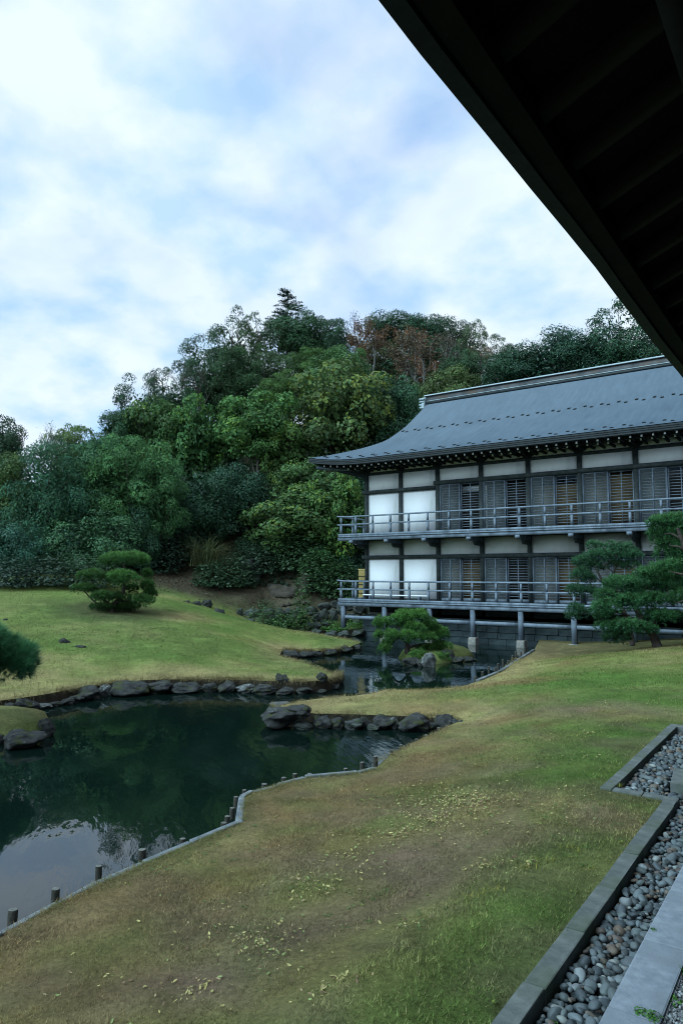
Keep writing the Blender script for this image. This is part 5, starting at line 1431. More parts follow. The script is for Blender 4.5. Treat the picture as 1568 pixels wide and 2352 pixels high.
TREES = [
 # crest of the hill, left to right
 ('dark leafy tree cut by the left edge against the sky', 'broad', 10, 952, 1130, 110, 46, (.03, .055, .03)),
 ('thin twiggy grey-green tree beside the left edge skyline', 'twiggy', 108, 960, 1130, 110, 43, (.05, .085, .06)),
 ('rounded yellow-green tree on the left skyline', 'fine', 172, 962, 1160, 150, 44, (.085, .115, .035)),
 ('dark spreading tree on the skyline right of the yellow-green one', 'broad', 268, 935, 1100, 120, 49, DG),
 ('loose-crowned tree with gaps on the lower left crest', 'airy', 318, 858, 1010, 120, 55, (.03, .06, .032)),
 ('slim airy tree beside the lower crest gap', 'airy', 372, 838, 960, 80, 57, (.032, .062, .03)),
 ('dark tree below the bare branching one on the left crest', 'broad', 398, 872, 1010, 120, 55, DG),
 ('bare fine-branched tree leaning out on the left crest', 'twiggy', 438, 822, 980, 110, 59, (.07, .05, .035)),
 ('tall dark tree with notched crown left of the crest', 'airy', 470, 765, 930, 130, 63, (.03, .058, .026)),
 ('broad dark tree stepping up to the crest', 'broad', 500, 800, 980, 150, 62, (.03, .062, .03)),
 ('lobed tree standing high on the left shoulder of the hill', 'airy', 535, 705, 880, 120, 72, (.045, .075, .03)),
 ('bushy olive tree on the left shoulder of the hill', 'airy', 598, 712, 860, 110, 73, (.05, .08, .03)),
 ('dark conifer rising above the whole hill', 'conifer', 660, 660, 800, 150, 80, (.02, .045, .032)),
 ('wide dark tree under the conifer', 'broad', 690, 712, 860, 160, 76, (.033, .068, .03)),
 ('round dark tree right of the conifer on the crest', 'broad', 762, 728, 850, 110, 82, (.035, .068, .036)),
 ('grey leafless tree on the crest right of the middle', 'twiggy', 838, 705, 830, 120, 88, (.06, .055, .05)),
 ('dark domed tree at the top of the right crest', 'dense', 905, 706, 830, 150, 90, (.028, .062, .03)),
 ('dark domed tree on the falling right crest', 'dense', 985, 716, 840, 140, 88, (.028, .062, .032)),
 ('brownish dark tree on the right crest', 'fine', 1060, 740, 870, 120, 86, (.05, .06, .032)),
 ('loose olive tree on the right crest shoulder', 'airy', 1085, 735, 860, 70, 80, (.06, .08, .034)),
 ('flat-topped pale tree at the right end of the crest', 'airy', 1150, 755, 880, 90, 76, (.055, .075, .04)),
 ('dark filler tree under the right end of the crest', 'broad', 1150, 800, 930, 120, 66, (.03, .06, .034)),
 # upper slope
 ('dull green tree below the left shoulder', 'fine', 560, 790, 960, 160, 60, (.042, .068, .03)),
 ('brown-green feathery tree in the upper slope', 'fine', 640, 800, 960, 150, 60, (.055, .075, .034)),
 ('bright yellow-green tree in the upper slope', 'fine', 720, 790, 950, 150, 60, (.07, .11, .034)),
 ('light green tree left of the red-leaved trees', 'fine', 800, 790, 950, 120, 60, (.062, .108, .034)),
 ('reddish half-bare tree high on the slope', 'bare', 850, 745, 880, 170, 68, (.17, .075, .045)),
 ('reddish-brown tree with thinning leaves under the crest', 'bare', 930, 735, 900, 180, 70, (.21, .08, .045)),
 ('pale leafless tree with white spreading branches', 'bare', 965, 770, 910, 210, 62, (.13, .075, .05)),
 ('greyish leafless tree right of the white-branched one', 'bare', 1020, 755, 890, 130, 66, (.09, .06, .045)),
 ('dark evergreen behind the leafless trees', 'broad', 960, 770, 930, 220, 76, (.03, .058, .03)),
 ('dull brown tree behind the reddish ones', 'fine', 860, 770, 920, 150, 74, (.07, .06, .03)),
 ('small orange-red tree above the hall ridge', 'sparse', 1102, 790, 860, 70, 64, (.26, .085, .04)),
 ('dark green tree beside the orange-red one', 'broad', 1065, 800, 930, 110, 64, (.04, .072, .034)),
 ('olive layered tree just above the hall roof', 'broad', 1040, 838, 990, 170, 52, (.082, .10, .034)),
 ('brownish olive tree left of the hall ridge end', 'broad', 960, 870, 1000, 120, 53, (.06, .08, .032)),
 # right of the crest, behind the hall roof
 ('deep green rounded tree above the roof ridge', 'dense', 1190, 790, 930, 170, 54, (.028, .062, .034)),
 ('dense dark tree in the middle above the ridge', 'dense', 1280, 745, 930, 190, 52, (.025, .055, .034)),
 ('dark tree leaning towards the tall gappy one', 'broad', 1355, 730, 900, 150, 51, (.025, .055, .034)),
 ('tall tree with sky gaps beside the overhanging eave', 'airy', 1425, 672, 880, 150, 50, (.035, .075, .04)),
 ('twin of the tall gappy tree half hidden by the eave', 'airy', 1500, 700, 880, 150, 50, (.035, .07, .04)),
 ('low dark tree under the tall gappy one', 'broad', 1450, 780, 900, 180, 50, (.03, .06, .034)),
 # middle slope
 ('dark hollow-crowned tree in the left middle slope', 'broad', 300, 930, 1110, 130, 50, (.035, .072, .036)),
 ('creeper-hung tree in the left middle slope', 'vine', 360, 905, 1110, 150, 49, (.068, .11, .04)),
 ('leafy pale tree left of the creeper tower', 'vine', 450, 905, 1120, 150, 48, (.06, .115, .04)),
 ('dark tree between the creeper-hung crowns', 'broad', 510, 950, 1110, 120, 50, (.03, .062, .032)),
 ('tall tower of creepers with a rounded top', 'vine', 590, 882, 1060, 180, 45, (.072, .128, .042)),
 ('creeper mantle hanging down the tower trunk', 'vine', 660, 960, 1120, 130, 44.5, (.085, .13, .04)),
 ('light green tree above the creeper tower', 'fine', 660, 850, 960, 140, 53, (.075, .115, .036)),
 ('big creeper-covered tree with yellowing leaves left of the roof', 'vine', 780, 822, 1060, 230, 46, (.092, .118, .046)),
 ('green leafy tree over the yellowing creepers', 'broad', 780, 800, 930, 160, 52, (.06, .105, .036)),
 ('deep green tree touching the hall roof', 'broad', 890, 850, 1060, 150, 47, (.036, .076, .040)),
 ('green tree just left of the ridge end', 'fine', 930, 870, 1020, 90, 49, (.045, .09, .042)),
 # front of the wood on the left
 ('blue-green willow-leaved tree at the front left', 'fine', 100, 1005, 1260, 200, 37.5, (.045, .095, .055)),
 ('grey-green willow-leaved tree standing tallest at front left', 'fine', 205, 985, 1230, 200, 39, (.058, .11, .055)),
 ('rounded bright green tree in the front left of the wood', 'fine', 305, 985, 1230, 210, 38, (.072, .135, .050)),
 ('spreading green tree at the front with a pale forked stem', 'fine', 360, 1030, 1240, 150, 37.5, (.062, .12, .048)),
 ('yellow-tipped tree at the far left front', 'broad', 15, 1030, 1200, 130, 38.5, (.07, .10, .032)),
 ('small blue-green evergreen at the left edge above the lawn', 'broad', 25, 1178, 1330, 150, 36, (.045, .10, .07)),
 ('bushy evergreen shrub-tree above the clipped pine', 'broad', 215, 1165, 1330, 190, 36, (.055, .105, .050)),
 ('dull leafy evergreen between the left-front bushes', 'broad', 135, 1200, 1340, 140, 36.5, (.045, .09, .055)),
 ('dark evergreen behind the clipped pine', 'broad', 300, 1150, 1330, 130, 37, (.032, .068, .038)),
 ('dark drooping tree over the leaf-littered bank', 'broad', 440, 1060, 1250, 190, 40.5, (.028, .062, .034)),
 ('dark layered tree at the foot of the wood', 'broad', 390, 1140, 1270, 130, 39.5, (.026, .058, .034)),
 ('dark tree under the creeper tower', 'dense', 530, 1050, 1250, 170, 41.5, (.026, .058, .034)),
 ('shaded tree right of the drooping one', 'broad', 500, 1120, 1260, 130, 40.5, (.026, .055, .03)),
 ('creeper thicket sweeping down left of the eave corner', 'vine', 720, 1040, 1200, 190, 41, (.07, .105, .04)),
 ('yellow-leaved creeper thicket beside the upper balcony', 'vine', 690, 1120, 1290, 230, 39.5, (.07, .105, .038)),
 ('green creeper curtain beneath the eave corner', 'vine', 780, 1070, 1290, 150, 39, (.07, .115, .036)),
 ('deep green tree squeezed behind the hall corner', 'broad', 850, 1060, 1320, 120, 41, (.026, .058, .034)),
 ('low leafy bush over the bare cliff', 'vine', 745, 1240, 1350, 130, 38.2, (.04, .085, .032)),
 ('dark bush in the shade by the lower deck', 'broad', 820, 1240, 1370, 120, 38.5, (.022, .046, .028)),
 ('dark bush at the top of the cliff', 'broad', 600, 1225, 1320, 140, 40, (.026, .052, .03)),
]
for t in TREES: tree(*t, name='conifer_tree' if t[1] == 'conifer' else 'bare_tree' if t[1] in ('bare', 'twiggy') else 'broadleaf_tree')

# dark undergrowth covering the wooded slope between the trees
r3 = np.random.default_rng(55)
n = 90000
ph = np.radians(r3.uniform(-75, 6, n)); D_ = 35.2 + 60 * r3.random(n) ** 1.2
X = D_ * np.sin(ph); Y = D_ * np.cos(ph)
k = ~((X > -19.5) & (Y < 37.8)); X, Y, D_, ph = X[k], Y[k], D_[k], ph[k]
_z = height(X, Y); _v = np.column_stack([X, Y, _z]) - EYE; _d = _v @ FWV; _px = 784 + 1588 * (_v @ RTV) / _d; _py = 1176 - 1588 * (_v @ UPV) / _d
k = ~(((_px > 375) & (_px < 550) & (_py > 1275 + .12 * (_px - 375))) | ((_px >= 550) & (_px < 800) & (_py > 1352)) | ((_px <= 375) & (_py > 1312))); X, Y, D_ = X[k], Y[k], D_[k]
lump = NZ1(X * .35, Y * .35, 3) * 3.2 * sstep(36.5, 41, D_) + .2
Z = height(X, Y) + lump * r3.random(len(X)) ** .5
S = .11 + .0022 * (D_ - 38) + r3.uniform(0, .08, len(X))
b_ = r3.uniform(.5, 1.4, len(X)) * (.6 + .8 * NZ2(X * .2, Y * .2, 3)); T = np.column_stack([b_ * .030, b_ * .058, b_ * .030])
V, F = leaf_quads(np.column_stack([X, Y, Z]), unit(r3.normal(size=(len(X), 3)) * .7 + np.array([0, -.4, .8])), S, .5, r3)
M['under'] = mat_leaf('undergrowth_leaf', use_obj=False)
props(mobj('undergrowth', mesh_np('undergrowth', V, F, M['under'], tint=rep4(T))), 'dark leafy undergrowth filling the wooded slope between trees', kind='stuff')

# ------------------------------------------------------------------ pines
def pine_pad(P, r, nt, rx, ry, rz, needle, wid, nn=11, up=.55):
    """needle tufts over a cushion centred at P; returns triangles and tints"""
    d = rand_dirs(r, nt); d[:, 2] = d[:, 2] * .75 + .28; d = unit(d)
    q = np.array(P) + d * np.array([rx, ry, rz]) * (.72 + .30 * r.random((nt, 1)))
    ax = unit(d * np.array([1, 1, .8]) + np.array([0, 0, up]) + r.normal(size=(nt, 3)) * .22)
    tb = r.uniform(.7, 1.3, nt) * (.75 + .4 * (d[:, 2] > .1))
    qq = np.repeat(q, nn, 0); aa = np.repeat(ax, nn, 0)
    nd = unit(aa + r.normal(size=aa.shape) * .62)
    side = unit(np.cross(nd, r.normal(size=nd.shape))) * wid
    L = needle * r.uniform(.7, 1.15, len(nd))[:, None]
    V = np.stack([qq - side, qq + side, qq + nd * L], 1).reshape(-1, 3)
    b = np.repeat(tb, nn) * r.uniform(.75, 1.25, nt * nn)
    return V, np.repeat(b, 3)
def pine(name, label, base, pads, limbs, seed, needle=.11, wid=.006, dens=260, col=(.034, .082, .026), nn=11, tip=None):
    """pads: (x,y,z, rx,ry,rz, [tone]) world; limbs: lists of ((points), r0, r1)"""
    r = np.random.default_rng(seed); e = empty(name, base); props(e, label, 'pine tree'); B = np.array(base)
    for pd in pads:
        (x, y, z, rx, ry, rz) = pd[:6]; tone = pd[6] if len(pd) > 6 else 1.0
        nt = int(dens * 2.6 * (rx * ry + (rx + ry) * rz) * 1.5) + 20
        rx, ry, rz = rx * 1.12, ry * 1.12, rz * 1.12
        c = np.array([x, y, z]) - B
        # break the cushion into lobes so its outline is uneven
        Vs, Bs = [], []
        nl = 5
        for _ in range(nl):
            o = rand_dirs(r, 1)[0] * np.array([rx, ry, rz * .5]) * .55
            f = r.uniform(.5, .68)
            v, b = pine_pad(c + o, r, max(8, nt // nl), rx * f, ry * f, rz * .8, needle, wid, nn); Vs.append(v); Bs.append(b)
        V = np.vstack(Vs); b = np.concatenate(Bs) * tone
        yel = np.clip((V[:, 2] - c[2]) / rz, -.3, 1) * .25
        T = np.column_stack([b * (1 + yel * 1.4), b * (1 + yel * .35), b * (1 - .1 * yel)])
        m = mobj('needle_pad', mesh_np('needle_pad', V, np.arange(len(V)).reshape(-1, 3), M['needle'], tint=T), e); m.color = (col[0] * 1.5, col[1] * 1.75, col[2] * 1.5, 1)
    tl = [(curve3(np.array(p) - B, 5), np.linspace(a, b, (len(p) - 1) * 5 + 1)) for p, a, b in limbs]
    mobj('trunk', tubes_me('trunk', tl[:1], M['bark_pine'], 8), e)
    for t in tl[1:]: mobj('limb', tubes_me('limb', [t], M['bark_pine'], 6), e)
    return e
def pads_px(L, D):
    """cushions surveyed as (x, y, half width, half height, ground-distance offset, tone)"""
    out = []
    for it in L:
        x, y, hw, hh, dd = it[:5]; p = at_dist(x, y, D + dd); s = mpp(x, y, D + dd)
        out.append((p[0], p[1], p[2], hw * s, max(hw * s * .75, .18), hh * s, it[5] if len(it) > 5 else 1.0))
    return out
def limb_px(L, D): return [tuple(at_dist(x, y, D + dd)) for x, y, dd in L]
# clipped pine on the far mound
D0 = 27.0
pads = pads_px([(285, 1283, 56, 20, .1, 1.15), (250, 1292, 28, 16, .3), (322, 1288, 26, 16, -.2, 1.2), (285, 1328, 52, 22, -.4, 1.2), (330, 1345, 26, 20, 0), (208, 1322, 34, 18, 0, .85), (190, 1352, 34, 15, .2, .8), (228, 1368, 40, 16, -.2, .75), (270, 1372, 34, 14, .2, .7), (318, 1378, 38, 18, -.3, .85), (348, 1362, 22, 16, .1, .9), (342, 1318, 18, 16, .3), (290, 1395, 50, 12, 0, .65), (235, 1393, 36, 10, .1, .6), (300, 1352, 24, 14, .5, .6)], D0)
pads = [(x, y, z, rx * .92, ry * .9, rz * .78, t) for x, y, z, rx, ry, rz, t in pads]
b0 = at_dist(258, 1410, D0)
pine('pine_tree', 'clipped green pine shrub on the far lawn mound', (b0[0], b0[1], h1(b0[0], b0[1])), pads,
     [(limb_px([(258, 1412, 0), (262, 1390, 0), (282, 1365, 0), (286, 1335, 0), (285, 1290, 0)], D0), .10, .04), (limb_px([(260, 1395, 0), (232, 1372, 0), (218, 1350, .1), (210, 1325, 0)], D0), .07, .03), (limb_px([(270, 1380, 0), (315, 1378, -.1), (345, 1365, 0)], D0), .05, .02), (limb_px([(258, 1400, 0), (225, 1388, 0), (192, 1356, .2)], D0), .05, .02)], 1, needle=.10, wid=.0075, dens=300, col=(.034, .080, .024))
# pine on the island
D0 = math.hypot(*on_level(965, 1520, WATER)[:2]) + .5
P2 = lambda x, y: ci2(x, y)
pl = [(560, 205, 70, 40, .1, 1.0), (470, 270, 150, 65, -.1, 1.1), (730, 250, 140, 60, 0, 1.0), (300, 320, 90, 60, .1, 1.0), (560, 310, 110, 60, .2, .95), (820, 350, 110, 70, .1, .9), (720, 370, 110, 50, -.3, 1.0), (950, 450, 110, 60, 0, 1.0), (660, 470, 120, 55, -.4, 1.05), (800, 490, 110, 45, -.3, .95), (400, 470, 90, 55, -.3, 1.0), (270, 460, 50, 45, 0, .9), (380, 540, 45, 40, -.2, .8), (330, 620, 70, 45, -.3, .85), (1000, 600, 85, 55, .1, .95), (830, 620, 110, 40, 0, .8), (680, 700, 110, 55, -.5, .9), (990, 730, 95, 50, -.5, .95), (900, 420, 80, 60, .3, .9)]
pads = pads_px([(*P2(x, y), w * .2 * 1.15, h * .2 * 1.35, dd, t) for x, y, w, h, dd, t in pl], D0)
b0 = at_dist(*P2(600, 690), D0)
L2 = lambda L: limb_px([(*P2(x, y), d) for x, y, d in L], D0)
e_ = pine('pine_tree', 'low spreading pine on the small rocky island below the deck', (b0[0], b0[1], -.3), pads,
     [(L2([(615, 700, 0), (595, 620, 0), (610, 540, 0), (660, 440, 0), (640, 330, 0), (570, 230, 0)]), .10, .03), (L2([(605, 560, 0), (500, 490, -.1), (400, 580, -.2), (340, 615, -.3)]), .045, .012), (L2([(610, 540, 0), (560, 440, -.1), (470, 340, 0)]), .05, .02), (L2([(620, 600, 0), (720, 570, 0), (860, 560, .1), (980, 590, .1)]), .05, .02), (L2([(640, 480, 0), (760, 470, 0), (930, 460, 0)]), .045, .015)], 2, needle=.10, wid=.0075, dens=330, col=(.040, .095, .026))
# pines before the hall on the right
c7 = lambda x, y: ((2000 + .3189 * x) / 1.5944, (1850 + .3189 * y) / 1.5944)
D0 = 22.6
pl = [(900, 920, 170, 75, -.2, 1.0), (760, 960, 60, 60, -.1, .8), (700, 1060, 110, 60, -.3, .8), (670, 1180, 120, 75, -.5, 1.05), (640, 1260, 90, 50, -.4, .85), (870, 1110, 90, 60, -.2, .9), (1100, 1100, 190, 70, -.4, 1.1), (1260, 1090, 150, 60, -.2, 1.0), (1250, 1270, 150, 55, -.3, 1.05), (1420, 1270, 130, 45, -.1, 1.0), (760, 1390, 130, 55, -.4, .85), (940, 1390, 130, 60, -.5, .95), (1110, 1410, 110, 50, -.3, .9), (780, 1520, 110, 60, -.2, .62), (1060, 900, 150, 70, .2, .9), (1230, 880, 150, 80, .2, .95), (1380, 930, 130, 80, .1, .9), (1540, 950, 90, 80, .2, .9), (1000, 1000, 90, 50, .2, .7)]
pads = pads_px([(*c7(x, y), w * .2 * 1.3, h * .2 * 1.45, dd, t) for x, y, w, h, dd, t in pl], D0)
L3 = lambda L: limb_px([(*c7(x, y), d) for x, y, d in L], D0)
b0 = at_dist(*c7(1275, 1625), D0)
pine('pine_tree', 'large dark garden pine with a leaning trunk on the lawn before the hall', (b0[0], b0[1], h1(b0[0], b0[1])), pads,
     [(L3([(1275, 1640, 0), (1240, 1540, 0), (1180, 1440, 0), (1090, 1340, 0), (1060, 1250, 0), (1000, 1140, 0), (980, 1040, 0)]), .14, .06), (L3([(1080, 1320, 0), (950, 1290, -.1), (860, 1240, -.2), (720, 1210, -.4)]), .07, .03), (L3([(1000, 1050, 0), (1090, 985, .1), (1250, 900, .2), (1480, 920, .2)]), .07, .03), (L3([(1150, 1400, 0), (1290, 1310, -.1), (1430, 1290, -.1)]), .05, .02), (L3([(1120, 1370, 0), (960, 1400, -.3), (800, 1400, -.4)]), .05, .02)], 3, needle=.11, wid=.0075, dens=260, col=(.026, .076, .034))
D0 = 23.8
pl = [(540, 480, 80, 50, 0, .95), (740, 500, 100, 60, 0, .95), (900, 510, 100, 60, .1, .9), (620, 590, 150, 65, -.1, 1.0), (860, 580, 160, 50, -.1, .9), (1010, 570, 60, 45, .1, .85), (460, 660, 110, 60, 0, .9), (570, 700, 100, 45, .1, .8), (880, 700, 130, 45, 0, .8), (360, 800, 120, 70, -.1, .85), (480, 830, 80, 40, 0, .75), (400, 980, 120, 65, -.1, .9), (560, 990, 70, 40, 0, .8), (330, 1200, 90, 55, -.2, .8), (300, 1270, 80, 40, -.2, .75), (430, 1230, 60, 40, -.2, .75)]
pads = pads_px([(*c7(x, y), w * .2 * 1.2, h * .2 * 1.3, dd, t) for x, y, w, h, dd, t in pl], D0)
b0 = at_dist(*c7(985, 1600), D0)
pine('pine_tree', 'slender open-branched pine between the garden pine and the hall windows', (b0[0], b0[1], h1(b0[0], b0[1])), pads,
     [(L3([(985, 1610, 1.2), (960, 1450, 1.2), (900, 1250, 1.1), (740, 1020, 1.0), (690, 990, 1.1), (650, 890, 1.1), (590, 770, 1.1), (560, 640, 1.2)]), .09, .022), (L3([(740, 1020, 1), (760, 850, 1.1), (775, 760, 1.1), (800, 640, 1.2), (800, 540, 1.2)]), .055, .018), (L3([(650, 900, 1.1), (540, 820, 1.1), (400, 800, 1.1)]), .03, .012), (L3([(770, 780, 1.1), (680, 690, 1.1), (620, 600, 1.1)]), .03, .012), (L3([(700, 990, 1.1), (560, 960, 1.1), (420, 990, 1.1)]), .03, .012), (L3([(900, 1250, 1.1), (600, 1160, 1.0), (440, 1180, 1.0)]), .03, .012)], 4, needle=.11, wid=.0065, dens=200, col=(.026, .072, .040))
D0 = 21.5
pl = [(1330, 200, 130, 55, 0, 1.0), (1480, 190, 130, 60, 0, 1.0), (1340, 320, 120, 60, 0, .95), (1500, 300, 120, 80, .1, 1.0), (1370, 440, 110, 60, .1, .9), (1500, 460, 120, 70, 0, .95), (1420, 550, 120, 60, .1, .85), (1560, 580, 80, 60, 0, .85), (1350, 720, 120, 55, 0, 1.15), (1480, 700, 130, 60, 0, 1.1), (1250, 780, 140, 55, .1, .95), (1420, 800, 150, 60, .1, .95), (1120, 790, 80, 40, .2, .8), (1600, 800, 100, 100, 0, .9), (1640, 350, 120, 150, 0, .9), (1620, 1050, 120, 80, 0, .8)]
pads = pads_px([(*c7(x, y), w * .2 * 1.3, h * .2 * 1.45, dd, t) for x, y, w, h, dd, t in pl], D0)
b0 = at_dist(*c7(1760, 1620), D0)
pine('pine_tree', 'tall pine at the right edge in front of the hall balconies', (b0[0], b0[1], h1(b0[0], b0[1])), pads,
     [(L3([(1760, 1640, -1), (1740, 1300, -1), (1690, 950, -1), (1640, 700, -1), (1580, 480, -1), (1500, 260, -1)]), .15, .04), (L3([(1660, 800, -1), (1540, 790, -1), (1400, 760, -1)]), .05, .015), (L3([(1600, 520, -1), (1520, 480, -1), (1400, 460, -1)]), .045, .015), (L3([(1560, 400, -1), (1440, 330, -1), (1350, 330, -1)]), .04, .012), (L3([(1690, 950, -1), (1600, 1080, -1), (1480, 1130, -1)]), .04, .012)], 5, needle=.12, wid=.0075, dens=230, col=(.030, .082, .034))
# pine on the left island whose bough reaches into view
D0 = 13.3
pads = pads_px([(0, 1520, 70, 46, 0, 1.0), (40, 1508, 46, 36, .15, 1.0), (58, 1530, 30, 28, -.1, .95), (-60, 1500, 80, 60, 0, 1.0), (-130, 1490, 60, 40, .4, .95)], D0)
b0 = (on_level(-120, 1685, -.3))
pine('pine_tree', 'long-needled pine bough reaching in at the left edge over the far bank', (b0[0], b0[1], -.3), pads,
     [([(b0[0], b0[1], -.35), (b0[0] + .05, b0[1], .2), tuple(at_dist(-150, 1500, D0 + .5)), tuple(at_dist(-150, 1470, D0 + .5))], .09, .04), (limb_px([(-140, 1540, .5), (-70, 1530, .2), (0, 1520, 0), (45, 1515, 0)], D0), .04, .012)], 6, needle=.17, wid=.0036, dens=170, col=(.028, .088, .045), nn=34)

# ------------------------------------------------------------------ turf, tufts, plants, fallen leaves
def land_ok(P):
    return ~inside(P, SHA) & ~inside(P, TURF_CUT) & ~((P[:, 1] > 25.6) & (P[:, 0] > -18.2))
def px_of(P):
    v = P - EYE; dz = v @ FWV; return 784 + 1588 * (v @ RTV) / dz, 1176 - 1588 * (v @ UPV) / dz, dz
def blades(P, L, W, T, r, lean=.55, up=1.0):
    n = len(P); d = unit(np.column_stack([r.normal(size=(n, 2)) * lean, np.full(n, up)])); sd = unit(np.column_stack([r.normal(size=(n, 2)), np.zeros(n)])) * W[:, None]
    V = np.stack([P - sd, P + sd, P + d * L[:, None]], 1).reshape(-1, 3)
    return V, np.repeat(T, 3, axis=0)
rg = np.random.default_rng(12)
GV, GT = [], []
def scatter(n, x0, x1, y0, y1, dmin, dmax, L0, W0, lean=.55):
    P = np.column_stack([rg.uniform(x0, x1, n), rg.uniform(y0, y1, n)])
    D = np.hypot(P[:, 0], P[:, 1]); P = P[(D > dmin) & (D < dmax)]; P = P[land_ok(P)]
    z = height(P[:, 0], P[:, 1]); Q = np.column_stack([P, z - .004])
    px, py, dz = px_of(Q); k = (dz > .5) & (px > -40) & (px < 1610) & (py < 2420); Q = Q[k]
    c = land_colour(Q[:, 0], Q[:, 1], Q[:, 2])
    D = np.hypot(Q[:, 0], Q[:, 1])
    tuft = NZ3(Q[:, 0] * 7, Q[:, 1] * 7, 2)
    bare = sstep(.12, .02, c[:, 1] - c[:, 2])            # thin turf on bare soil
    keep = (rg.random(len(Q)) > bare * .55) & (rg.random(len(Q)) < .35 + 1.1 * tuft); Q, c, tuft = Q[keep], c[keep], tuft[keep]
    n = len(Q); b = rg.uniform(.6, 1.6, n) * (.62 + .85 * NZ1(Q[:, 0] * 11, Q[:, 1] * 11, 2))
    st = rg.random(n) < .22; c = c.copy(); c[st] = c[st] * .4 + np.array([.26, .215, .10]) * .6
    L = L0 * rg.uniform(.5, 1.3, n) * (.65 + .7 * tuft); W = W0 * rg.uniform(.6, 1.3, n)
    v, t = blades(Q, L, W, c * b[:, None], rg, lean); GV.append(v); GT.append(t)
scatter(330000, -9, -1.2, 1.0, 9.5, 0, 8.5, .034, .0026, .8)
scatter(150000, -12, 1, 3, 15, 8.2, 14.5, .036, .0042, .8)
scatter(230000, -24, 1, 6, 26, 14, 24, .040, .0075, .8)
scatter(90000, -36, -10, 8, 34, 20, 35, .045, .011, .8)
# straw fringe hanging over the rocks and planks of the banks
def fringe(P, n, L0, W0, zz, hang, cols, inset=.0):
    P = np.array(P); seg = np.diff(P, axis=0); sl_ = np.linalg.norm(seg, axis=1); cum = np.concatenate([[0], np.cumsum(sl_)])
    t = rg.uniform(0, cum[-1], n); k = np.clip(np.searchsorted(cum, t) - 1, 0, len(seg) - 1); f = (t - cum[k]) / sl_[k]
    q = P[k] + seg[k] * f[:, None]; nrm = np.column_stack([-seg[k][:, 1], seg[k][:, 0]]) / sl_[k][:, None]
    # towards the water
    tst = q + nrm * .15; ins = inside(tst, SHA); nrm[~ins] *= -1
    cl = NZ2(q[:, 0] * 2.5, q[:, 1] * 2.5, 2); keep = rg.random(n) < .25 + 1.1 * sstep(.35, .65, cl); q, nrm = q[keep], nrm[keep]; n = len(q)
    q = q - nrm * (rg.random(n) ** 2 * .22 + inset)[:, None]
    z = np.interp(np.zeros(n), [0], [0]) + zz + rg.uniform(0, .02, n)
    d = unit(np.column_stack([nrm * rg.uniform(.2, .9, n)[:, None] + rg.normal(size=(n, 2)) * .35, rg.uniform(-1.1, .5, n) * hang + .15]))
    L = L0 * rg.uniform(.4, 1.3, n); sd = unit(np.column_stack([rg.normal(size=(n, 2)), np.zeros(n)])) * W0
    Q = np.column_stack([q, z]); V = np.stack([Q - sd, Q + sd, Q + d * L[:, None]], 1).reshape(-1, 3)
    c = np.array(cols)[rg.integers(0, len(cols), n)] * rg.uniform(.7, 1.3, n)[:, None]
    GV.append(V); GT.append(np.repeat(c, 3, axis=0))
STRAW = [(.26, .20, .10), (.20, .155, .075), (.30, .25, .13), (.15, .14, .05)]
fringe(prom2_s, 9000, .16, .005, -.35, 1.0, STRAW)
fringe(prom1_s, 2600, .15, .008, -.43, 1.0, STRAW)
fringe(prom1_n, 1500, .12, .008, -.42, .6, STRAW); fringe(prom2_n, 1500, .10, .007, -.42, .6, STRAW)
fringe(south_pen, 3600, .10, .004, -.44, .9, STRAW + [(.12, .13, .04)])
fringe(north_pen, 2500, .07, .004, -.42, .5, STRAW)
fringe(boards_w[1:], 9000, .05, .0025, -.49, .15, [(.16, .15, .055), (.10, .12, .03), (.2, .16, .08)], .07)
fringe([boards_w[-1]] + bank_w, 3000, .07, .003, -.40, .8, STRAW, .02)
V = np.vstack(GV); T = np.vstack(GT)
props(mobj('grass', mesh_np('grass', V, np.arange(len(V)).reshape(-1, 3), M['grass'], tint=T)), 'short mown grass, dry in patches, covering the banks', kind='stuff')

# fallen leaves: 300 as single leaves, the rest as scattered litter
lf_me = []
for i in range(5):
    r_ = np.random.default_rng(40 + i); a = np.array([(-1, 0), (-.55, .36), (.05, .42), (.6, .25), (1, 0), (.55, -.3), (0, -.42), (-.6, -.33)]) * np.array([1, r_.uniform(.8, 1.15)])
    z = r_.uniform(-.05, .25, 8); V = np.vstack([np.column_stack([a, z]), [[0, 0, -.05]]]); F = np.array([[k, (k + 1) % 8, 8] for k in range(8)])
    lf_me.append((V, F, mesh_np('fallen_leaf', V, F, M['litter'], tint=(1, 1, 1))))
rl = random.Random(8)
LCOL = [('pale yellow', (.38, .32, .12)), ('pale yellow', (.33, .29, .11)), ('buff', (.34, .25, .14)), ('pale green', (.22, .28, .10)), ('pale yellow', (.44, .38, .16)), ('brown', (.16, .10, .06))]
LE = []
for li, (px, py, rad, n) in enumerate(LITTER):
    q = on_level(px, py, -.2)
    for _ in range(n):
        a, rr = rl.uniform(0, 6.28), rad * abs(rl.gauss(0, .55)); x, y = q[0] + math.cos(a) * rr * 1.1, q[1] + math.sin(a) * rr * .9
        LE.append((x, y))
LE = np.array(LE); LE = LE[land_ok(LE)]; z = height(LE[:, 0], LE[:, 1])
LE = np.column_stack([LE, z]); px, py, dz = px_of(LE); LE = LE[np.argsort(dz)]
LE = LE[[i for i, p in enumerate(LE) if -10 < px_of(p[None])[0][0] < 1578 and px_of(p[None])[1][0] < 2370]]
VV, FF, TT, nn_ = [], [], [], 0
WHERE = [(2260, 'at the bottom of the lawn'), (2080, 'on the lower near lawn'), (1960, 'on the middle of the near lawn'), (1880, 'in the littered middle of the lawn'), (0, 'in the littered upper lawn')]
